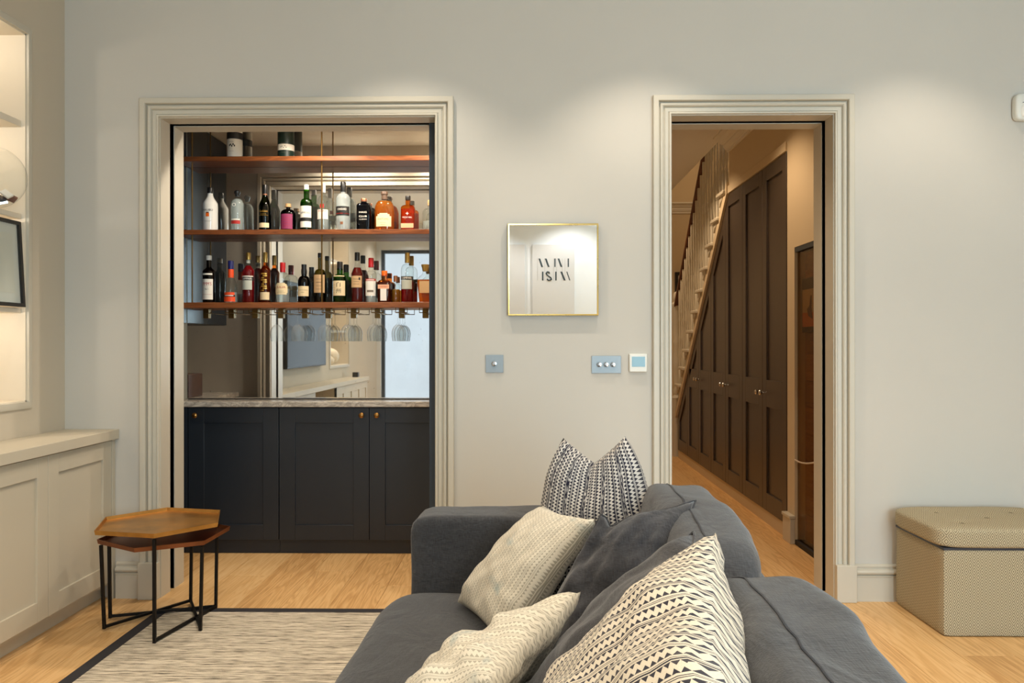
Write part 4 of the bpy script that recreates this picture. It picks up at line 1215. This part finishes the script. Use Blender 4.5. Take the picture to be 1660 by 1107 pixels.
# leaning picture frame in the alcove
pf = thing('picture_frame', 'black framed picture leaning in the corner alcove', 'picture', (-2.262, 3.36, 1.398))
lean = lambda p, q, h: (-2.262 + 0.012 + h - (q - 1.398) * 0.055, p, q)
sweep_rect(MB(), 3.165, 3.537, 1.416, 1.765, [(0, 0), (0, 0.02), (0.016, 0.02), (0.016, 0)], lean, True).build('frame', 'black_frame', pf)
MB().prism(rect(3.165, 3.537, 1.416, 1.765), 0.004, 0.008, lean).build('mat_board', 'paper', pf, smooth=False)
MB().prism(rect(3.20, 3.50, 1.46, 1.72), 0.008, 0.0095, lean).build('print', 'white_label', pf, smooth=False)
MB().prism(rect(3.165, 3.537, 1.416, 1.765), 0.014, 0.016, lean).build('glazing', 'pane_glass', pf, smooth=False)
# things on the far alcove and the television (seen in the bar mirror)
def pumpkin(c, R, lab):
    m = MB(); vs = []; fs = []; n = 40; mm = 14
    for j in range(mm + 1):
        t = PI * j / mm
        for i in range(n):
            a = 2 * PI * i / n
            rr = R * math.sin(t) * (0.93 + 0.07 * abs(math.sin(a * 5)))
            vs.append((c[0] + rr * math.cos(a), c[1] + rr * math.sin(a), c[2] + R * 0.82 * (1 - math.cos(t))))
    for j in range(mm):
        for i in range(n):
            fs.append((j * n + i, j * n + (i + 1) % n, (j + 1) * n + (i + 1) % n, (j + 1) * n + i))
    tag(m.add(vs, fs).build('pumpkin', 'pumpkin_cream', angle=60), lab, 'pumpkin', 'pale pumpkins in the alcove')
pumpkin((-2.38, 0.0, AZ0 + .006), 0.125, 'large cream pumpkin ornament in the alcove, seen in the bar mirror')
pumpkin((-2.33, 0.22, AZ0 + .006), 0.068, 'small cream pumpkin ornament beside the large one, seen in the bar mirror')
pl = thing('leaf_ornament', 'golden leaf ornament on the far alcove shelf', 'ornament', (-2.33, 0.16, 1.397))
MB().prism([(0.10, 1.44), (0.14, 1.46), (0.11, 1.50), (0.15, 1.50), (0.16, 1.56), (0.18, 1.50), (0.22, 1.50), (0.19, 1.46), (0.22, 1.43), (0.17, 1.43), (0.165, 1.40), (0.155, 1.40), (0.15, 1.43)], -2.34, -2.335, XF).build('leaf', 'leaf_gold', pl, smooth=False)
B(-2.36, -2.31, 0.12, 0.20, 1.397, 1.405).build('base', 'cap_copper', pl, smooth=False)
ps = thing('letter_print', 'white framed print with black letters leaning in the far alcove', 'print', (-2.40, 0.1, 1.821))
lean2 = lambda p, q, h: (-2.40 + h - (q - 1.82) * 0.1, p, q)
sweep_rect(MB(), -0.05, 0.27, 1.835, 2.16, [(0, 0), (0, 0.018), (0.014, 0.018), (0.014, 0)], lean2, True).build('frame', 'gold_frame', ps)
bd = MB().prism(rect(-0.05, 0.27, 1.835, 2.16), 0.002, 0.010, lean2).build('print', 'paper', ps, smooth=False)
for i in range(2):
    zc = 2.07 - 0.14 * i
    for j, yc in enumerate((0.02, 0.11, 0.20)):
        if (i + j) % 3 < 2:
            MB().tube([lean2(yc + 0.032 * math.cos(t), zc + 0.048 * math.sin(t), 0.012) for t in [q * PI / 8 for q in range(16)]], 0.006, 6, True).build('letter_stroke', 'black_ink', bd)
        else:
            for sg in (-1, 1):
                MB().tube([lean2(yc - 0.032 * sg, zc - 0.048, 0.012), lean2(yc + 0.032 * sg, zc + 0.048, 0.012)], 0.006, 6).build('letter_stroke', 'black_ink', bd)
tv = thing('television', 'large flat black television on the left wall, seen in the bar mirror', 'television', (WX0 + 0.03, 1.65, 1.0))
B(WX0 + 0.02, WX0 + 0.06, 0.93, 2.37, 1.0, 1.82).build('case', 'black_frame', tv, bevel=0.003)
B(WX0 + 0.060, WX0 + 0.0615, 0.942, 2.358, 1.015, 1.808).build('screen', 'screen', tv, smooth=False)
B(WX0 + 0.0005, WX0 + 0.02, 1.4, 1.9, 1.2, 1.6).build('wall_bracket', 'black_metal', tv, smooth=False)
tag(B(-2.14, -2.07, -0.30, -0.22, 0.820, 0.88).build('speaker_box', 'black_frame', bevel=0.004), 'small black speaker box on the cabinet top near the window', 'speaker')
# posters on the wall behind the camera (seen in the gold framed mirror)
for (x0, x1, lab) in ((-0.60, 0.007, 'plain pale poster board on the wall behind the camera'), (0.10, 0.63, 'pale poster board with cut letter shapes, seen in the gold mirror')):
    r = thing('poster', lab, 'poster', ((x0 + x1) / 2, WY0 + 0.01, 1.0), 'posters on the white wall')
    bd = B(x0, x1, WY0 + 0.001, WY0 + 0.03, 1.0, 2.483).build('board', 'poster_board', r, bevel=0.002)
    if x0 > 0:
        y_ = WY0 + 0.0305
        def stroke(a, b, w, zt, zb):
            MB().prism([(a, zt), (a + w, zt), (b + w, zb), (b, zb)], y_, y_ + 0.002, lambda p, q, h: (p, h, q)).build('letter_stroke', 'ink', bd, smooth=False)
        z1, z2, z3, z4 = 2.305, 2.20, 2.14, 2.03
        for a, b, w in ((.178, .213, .022), (.258, .295, .022), (.377, .377, .016), (.418, .455, .022), (.545, .545, .016)):
            stroke(a, b, w, z1, z2)
        for a, b, w in ((.222, .222, .018), (.388, .388, .018), (.452, .495, .024), (.528, .565, .012)):
            stroke(a, b, w, z3, z4)
        sp = [(.318, 2.118), (.308, 2.135), (.288, 2.138), (.275, 2.120), (.285, 2.098), (.310, 2.080), (.335, 2.062), (.340, 2.045), (.322, 2.033), (.300, 2.033), (.285, 2.05)]
        MB().tube([(p, y_ + 0.002, q) for p, q in sp], 0.0075, 6).build('letter_stroke', 'ink', bd)
        for p in (.165, .255, .365, .405, .475, .51):
            B(p, p + .0015, y_, y_ + .001, 2.03, 2.305).build('rule_line', 'shade_grey', bd, smooth=False)

# ---------------------------------------------------------------- on the doorway wall
gm = thing('wall_mirror', 'square mirror in a thin gold frame between the doorways', 'mirror', (0.139, WY1 - 0.015, 1.371))
sweep_rect(MB(), -0.072, 0.349, 1.377, 1.805, [(0.0, 0.0), (0.0, 0.026), (0.006, 0.028), (0.007, 0.026), (0.007, 0.0)], lambda p, q, h: (p, WY1 - h, q), True).build('frame', 'gold_frame', gm)
B(-0.073, 0.350, WY1 - 0.016, WY1 - 0.002, 1.376, 1.806).build('mirror_glass', 'mirror_glass', gm, smooth=False)
def dimmer(x0, x1, z0, z1, knobs, lab):
    r = thing('dimmer_switch', lab, 'light switch', ((x0 + x1) / 2, WY1 - 0.003, z0), 'steel dimmer switches')
    B(x0, x1, WY1 - 0.006, WY1, z0, z1).build('plate', 'steel', r, bevel=0.001)
    for kx, kz in knobs:
        MB().lathe([(0.0115, 0), (0.0115, 0.015), (0.0105, 0.018), (0.006, 0.019)], (kx, WY1 - 0.006, kz), 20, axis='y').build('knob', 'chrome', r)
dimmer(-0.188, -0.102, 1.095, 1.181, [(-0.145, 1.138)], 'square steel dimmer switch with one knob')
dimmer(0.324, 0.466, 1.092, 1.176, [(0.362, 1.134), (0.395, 1.134), (0.428, 1.134)], 'wide steel dimmer switch with three knobs')
th = thing('thermostat', 'white square thermostat with a blue screen beside the hall doorway', 'thermostat', (0.547, WY1 - 0.01, 1.098))
B(0.504, 0.590, WY1 - 0.020, WY1, 1.098, 1.186).build('case', 'white_plastic', th, bevel=0.004)
B(0.516, 0.579, WY1 - 0.0212, WY1 - 0.0198, 1.124, 1.172).build('screen', 'lcd', th, smooth=False)
ms = thing('motion_sensor', 'white motion sensor high on the wall at the right edge', 'sensor', (2.385, WY1 - 0.02, 2.293))
MB().rbox(2.386, WY1 - 0.024, 2.357, 0.055, 0.024, 0.064, 5, 12).build('case', 'white_plastic', ms)
MB().rbox(2.386, WY1 - 0.045, 2.335, 0.034, 0.008, 0.03, 4, 10).build('lens', 'white_ink', ms)
MB().tube([(2.358, WY1 - 0.0485, 2.374), (2.368, WY1 - 0.0488, 2.3765), (2.384, WY1 - 0.0488, 2.377), (2.396, WY1 - 0.0488, 2.3785)], 0.0012, 6).build('logo_mark', 'ink', ms)

# ---------------------------------------------------------------- rug
rg = thing('rug', 'cream flat-woven rug with dark streaks and a black binding', 'rug', (-0.6, 2.2, 0))
RX_0, RX_1, RY_0, RY_1, bw = -1.69, 0.25, 0.55, 3.70, 0.052
B(RX_0 + bw, RX_1 - bw, RY_0 + bw, RY_1 - bw, 0.0005, 0.009).build('field', 'rug_weave', rg, smooth=False)
for q in ((RX_0, RX_0 + bw, RY_0, RY_1), (RX_1 - bw, RX_1, RY_0, RY_1), (RX_0 + bw, RX_1 - bw, RY_0, RY_0 + bw), (RX_0 + bw, RX_1 - bw, RY_1 - bw, RY_1)):
    B(q[0], q[1], q[2], q[3], 0.0005, 0.010).build('binding', 'rug_binding', rg, bevel=0.002)

# ---------------------------------------------------------------- nesting side tables
def hextable(cx, cyy, R, rot, zt, mat, legs, apex, lab, lean=0.0):
    r = thing('side_table', lab, 'side table', (cx, cyy, 0.0), 'nesting hexagonal side tables')
    pts = [(cx + R * math.cos(math.radians(rot + 60 * i)), cyy + R * math.sin(math.radians(rot + 60 * i))) for i in range(6)]
    inn = [(cx + (p[0] - cx) * 0.985, cyy + (p[1] - cyy) * 0.985) for p in pts]
    MB().prism(inn, zt - 0.019, zt - 0.014, lambda p, q, a: (p, q, a)).build('tray', mat, r, smooth=False)
    m = MB(); n = 6
    outer0 = [(p[0], p[1], zt - 0.019) for p in pts]; outer1 = [(cx + (p[0] - cx) * 1.015, cyy + (p[1] - cyy) * 1.015, zt) for p in pts]
    in1 = [(cx + (p[0] - cx) * 1.0, cyy + (p[1] - cyy) * 1.0, zt) for p in pts]; in0 = [(p[0], p[1], zt - 0.014) for p in inn]
    m.v = outer0 + outer1 + in1 + in0
    for i in range(6):
        j = (i + 1) % 6
        m.f += [(i, j, 6 + j, 6 + i), (6 + i, 6 + j, 12 + j, 12 + i), (12 + i, 12 + j, 18 + j, 18 + i)]
    m.build('rim', mat, r, smooth=False)
    L = [pts[i] for i in legs]
    feet = [(cx + (p[0] - cx) * (0.93 - lean), cyy + (p[1] - cyy) * (0.93 - lean)) for p in L]
    tops = [(cx + (p[0] - cx) * 0.955, cyy + (p[1] - cyy) * 0.955) for p in L]
    zf = 0.019
    for (tx, ty), (fx, fy) in zip(tops, feet):
        MB().tube([(tx, ty, zt - 0.026), (fx, fy, 0.0105)], 0.0085, 4).build('leg', 'black_metal', r, smooth=False)
    for i in range(3):
        if i != apex:
            a = feet[apex]; b = feet[i]
            MB().tube([(a[0], a[1], zf), (b[0], b[1], zf)], 0.008, 4).build('base_bar', 'black_metal', r, smooth=False)
# corner order from rot: corner i at rot+60*i degrees
hextable(-1.600, 3.505, 0.275, -71, 0.462, 'aged_brass', (0, 2, 4), 1, 'taller hexagonal side table with an aged brass tray on black wire legs')
hextable(-1.592, 3.535, 0.268, -92, 0.398, 'copper_tray', (1, 3, 5), 1, 'lower hexagonal side table with a copper tray, nested under the brass one', 0.02)

# ---------------------------------------------------------------- ottoman
def boxuv(o, sc):
    me = o.data
    ul = me.uv_layers.new(name='UVMap') if not me.uv_layers else me.uv_layers[0]
    for p in me.polygons:
        n = p.normal
        for li in p.loop_indices:
            c = me.vertices[me.loops[li].vertex_index].co
            if abs(n.z) > 0.6: uv = (c.x, c.y)
            elif abs(n.x) > abs(n.y): uv = (c.y, c.z)
            else: uv = (c.x, c.z)
            ul.data[li].uv = (uv[0] * sc, uv[1] * sc)
ot = thing('ottoman', 'storage ottoman in beige diamond weave standing by the wall', 'ottoman', (2.07, 3.62, 0))
o = MB().rbox(2.07, 3.620, 0.184, 0.31, 0.220, 0.183, 40, 20, 0.0015, 6).build('body', 'ottoman_weave', ot); boxuv(o, 1.9)
def tuft(w, q):
    if q.z > 0.6:
        for (tx, ty) in ((-0.17, -0.11), (0.17, -0.11), (-0.17, 0.11), (0.17, 0.11), (0.0, 0.0)):
            d = math.hypot(w.x - tx, w.y - ty)
            w = w - Vector((0, 0, 0.013 * math.exp(-(d / 0.035) ** 2)))
    return w
o = MB().rbox(2.07, 3.622, 0.416, 0.332, 0.240, 0.047, 7, 30, 0.002, 5, fn=tuft).build('lid', 'ottoman_weave', ot, angle=80); boxuv(o, 1.9)
B(1.763, 2.377, 3.402, 3.838, 0.364, 0.374).build('lid_gap_shade', 'trinket_dark', ot, smooth=False)  # dark slab painting the line of shade between body and lid
for (tx, ty) in ((-0.17, -0.11), (0.17, -0.11), (-0.17, 0.11), (0.17, 0.11), (0.0, 0.0)):
    MB().lathe([(0.012, 0.0), (0.012, 0.003), (0.006, 0.006)], (2.07 + tx, 3.622 + ty, 0.449), 12).build('button', 'ottoman_weave', ot)
# ---------------------------------------------------------------- sofa
so = thing('sofa', 'charcoal grey linen sofa with loose back cushions', 'sofa', (0.10, 2.70, 0.01))
so.rotation_euler.z = math.radians(-2.0)
ZF = 0.011
MB().rbox(0.09, 1.62, 0.19, 0.465, 1.04, 0.13, 14, 16).build('base', 'sofa_linen', so)
MB().rbox(0.115, 2.725, 0.365, 0.490, 0.105, 0.300, 15, 26, 0.010, 3, 1.0).build('arm', 'sofa_linen', so, angle=80)
MB().rbox(0.115, 0.42, 0.365, 0.490, 0.105, 0.300, 15, 26, 0.010, 3, 5.0).build('arm', 'sofa_linen', so, angle=80)
MB().rbox(0.545, 1.57, 0.375, 0.050, 1.24, 0.325, 9, 20, 0.006, 3, 2.0).build('backrest', 'sofa_linen', so, angle=80)
sc_ = MB().rbox(-0.055, 1.57, 0.345, 0.378, 1.048, 0.092, 9, 34, 0.010, 2.5, 3.0).build('seat_cushion', 'sofa_linen', so, angle=80)
# back cushions lean against the backrest
def backcush(cyy, hy, seed, dz=0.0):
    def f(w, q):
        w = w.copy()
        w.x += 0.10 * (w.z / 0.20) * 0.55 + 0.018 * noise.noise(Vector((w.y * 3 + seed, w.z * 5, seed)))
        w.z += 0.022 * noise.noise(Vector((w.y * 2.6 + seed * 3, w.x * 4, 1.0))) - 0.030 * abs(w.y / hy) ** 3
        return w
    return MB().rbox(0.415, cyy, 0.615 + dz, 0.108, hy, 0.205, 5.0, 30, 0.014, 4.0, seed, f)
b1 = backcush(2.135, 0.478, 1.7).build('back_cushion', 'sofa_linen', so, angle=80)
b2 = backcush(1.17, 0.475, 4.1, 0.005).build('back_cushion', 'sofa_linen', so, angle=80)
for (sx, syy) in ((-0.32, 0.40), (-0.32, 2.76), (0.50, 0.40), (0.50, 2.76)):
    MB().lathe([(0.018, 0.0), (0.024, 0.075)], (sx, syy, ZF if sx < 0.2 else 0.0), 12).build('leg', 'black_metal', so)
# seams
MB().tube([(-0.36, 2.632, 0.645)] + [(-0.30 + 0.84 * i / 12, 2.627, 0.648) for i in range(13)], 0.0022, 6).build('seam', 'trinket_dark', so)
def seam_on(cyy, hy, seed, dz, par):
    mbc = backcush(cyy, hy, seed, dz)
    # follow the cushion's front top edge: ray down onto its vertices
    pts = []
    for i in range(23):
        yy = cyy - hy * 0.93 + 2 * hy * 0.93 * i / 22
        best = None
        for v in mbc.v:
            if abs(v[1] - yy) < hy * 0.055 and v[2] > 0.70 + dz:
                d = abs((v[0] - 0.415) - 0.02)
                if best is None or d - v[2] * 0.5 < best[0]:
                    best = (d - v[2] * 0.5, v)
        if best: pts.append((best[1][0], best[1][1], best[1][2] + 0.001))
    if len(pts) > 3:
        MB().tube(pts, 0.0022, 6).build('seam', 'trinket_dark', par)
seam_on(2.135, 0.478, 1.7, 0.0, b1)
seam_on(1.17, 0.475, 4.1, 0.005, b2)

# ---------------------------------------------------------------- scatter cushions
SGA, SGB = 0.085, 0.16
def cushion(name, label, FT, NT, FB, NB, T, mat, chop=0.0, chopw=0.35, seed=0.0, wr=0.006, bow=0.07, cat='cushion', N=34, uvrot=False, sag=0.0, chopu=0.0, pw=0.42, bowu=None, vee=False, Tb=None):
    Tb = T if Tb is None else Tb
    bowu = bow if bowu is None else bowu
    FT, NT, FB, NB = Vector(FT), Vector(NT), Vector(FB), Vector(NB)
    nrm = ((NB - FB) + (NT - FT)).cross((FT - FB) + (NT - NB)).normalized()
    m = MB(); uv = []; vs = []; fs = []; idx = {}
    def P(i, j, s):
        u = -1 + 2.0 * i / N; v = -1 + 2.0 * j / N
        edge = i in (0, N) or j in (0, N)
        key = (i, j, 0 if edge else s)
        if key in idx: return idx[key]
        uu = u * (1 - bowu * (1 - (v * v if bowu > 0 else v ** 4))); vv = v * (1 - bow * (1 - u * u))
        c = 0.0
        if chop:
            c = math.exp(-((u - chopu) / chopw) ** 2) * max(0.0, (v + 0.2) / 1.2) ** 1.5
            if vee:
                c = max(0.0, 1 - abs(u - chopu) / chopw) * max(0.0, (v + 0.4) / 1.4) ** 1.6
            vv -= chop * c
        a = (uu + 1) / 2; b = (vv + 1) / 2
        p = (FB * (1 - a) + NB * a) * (1 - b) + (FT * (1 - a) + NT * a) * b
        t = ((1 - u * u) * (1 - v * v)) ** pw * (T if s > 0 else Tb)
        t *= (1 - 0.45 * c)
        if not edge:
            w = noise.noise(Vector((u * 2.2 + seed, v * 2.2, seed + s))) * wr * 2 + noise.noise(Vector((u * 5 + seed, v * 5, seed + 7 * s))) * wr
            k = min(1.0, t / (min(T, Tb) * 0.5))
            p = p + nrm * (s * t + w * k)
        else:
            p = p + nrm * noise.noise(Vector((u * 3 + seed, v * 3, seed))) * wr * 1.2
        p.z -= sag * (1 - abs(u)) * max(0.0, v)
        idx[key] = len(vs); vs.append(tuple(p)); uv.append(((u + 1) / 2, (v + 1) / 2))
        return idx[key]
    for s in (1, -1):
        for i in range(N):
            for j in range(N):
                q = (P(i, j, s), P(i + 1, j, s), P(i + 1, j + 1, s), P(i, j + 1, s))
                fs.append(q if s > 0 else q[::-1])
    m.add(vs, fs); m.uv = uv
    o = m.build(name, mat, angle=120)
    if 'linen' in mat:
        # sewn edge
        e = [P(i, 0, 1) for i in range(0, N, 2)] + [P(N, j, 1) for j in range(0, N, 2)] + [P(i, N, 1) for i in range(N, 0, -2)] + [P(0, j, 1) for j in range(N, 0, -2)]
        MB().tube([vs[i] for i in e], 0.003, 6, True).build('seam', mat, o)
    return tag(o, label, cat, 'scatter cushions on the sofa')
cushion('cushion', 'navy and white triangle-print cushion with a chopped top, in the far corner', (0.120, 2.47, 0.945), (0.300, 2.39, 0.960), (0.055, 2.47, 0.44), (0.375, 2.32, 0.46), 0.100, 'cloth_navy', 0.29, 1.0, 1.0, bow=0.02, bowu=-0.34, vee=True)
cushion('cushion', 'cream block-printed cushion leaning beside the far arm', (0.055, 2.43, 0.745), (0.19, 2.13, 0.770), (-0.205, 2.45, 0.445), (-0.06, 2.11, 0.435), 0.075, 'cloth_cream', 0.0, seed=2.0)
cushion('cushion', 'plain charcoal linen cushion with a dented top edge, behind the cream one', (0.190, 1.98, 0.815), (0.435, 2.05, 0.835), (-0.03, 1.95, 0.45), (0.24, 1.72, 0.45), 0.085, 'cushion_linen', 0.16, 0.22, 3.0, wr=0.012, chopu=-0.60)
cushion('cushion', 'grey linen cushion mostly hidden behind the large printed cushion', (0.345, 1.64, 0.850), (0.30, 1.36, 0.80), (0.02, 1.80, 0.45), (-0.06, 1.40, 0.45), 0.070, 'cushion_linen', 0.0, seed=4.0, bow=0.02)
cushion('cushion', 'cream block-printed cushion with a folded corner, nearest the seat front', (0.120, 1.715, 0.705), (-0.060, 1.36, 0.66), (-0.20, 1.84, 0.43), (-0.33, 1.42, 0.43), 0.085, 'cloth_cream', 0.08, 0.5, 5.0, wr=0.012)
cushion('cushion', 'large cream cushion with dark triangle rows in the foreground', (0.350, 1.475, 0.890), (0.195, 0.76, 0.885), (0.025, 1.58, 0.48), (-0.12, 0.86, 0.48), SGA, 'cloth_ink', 0.0, seed=6.0, wr=0.010, Tb=SGB)
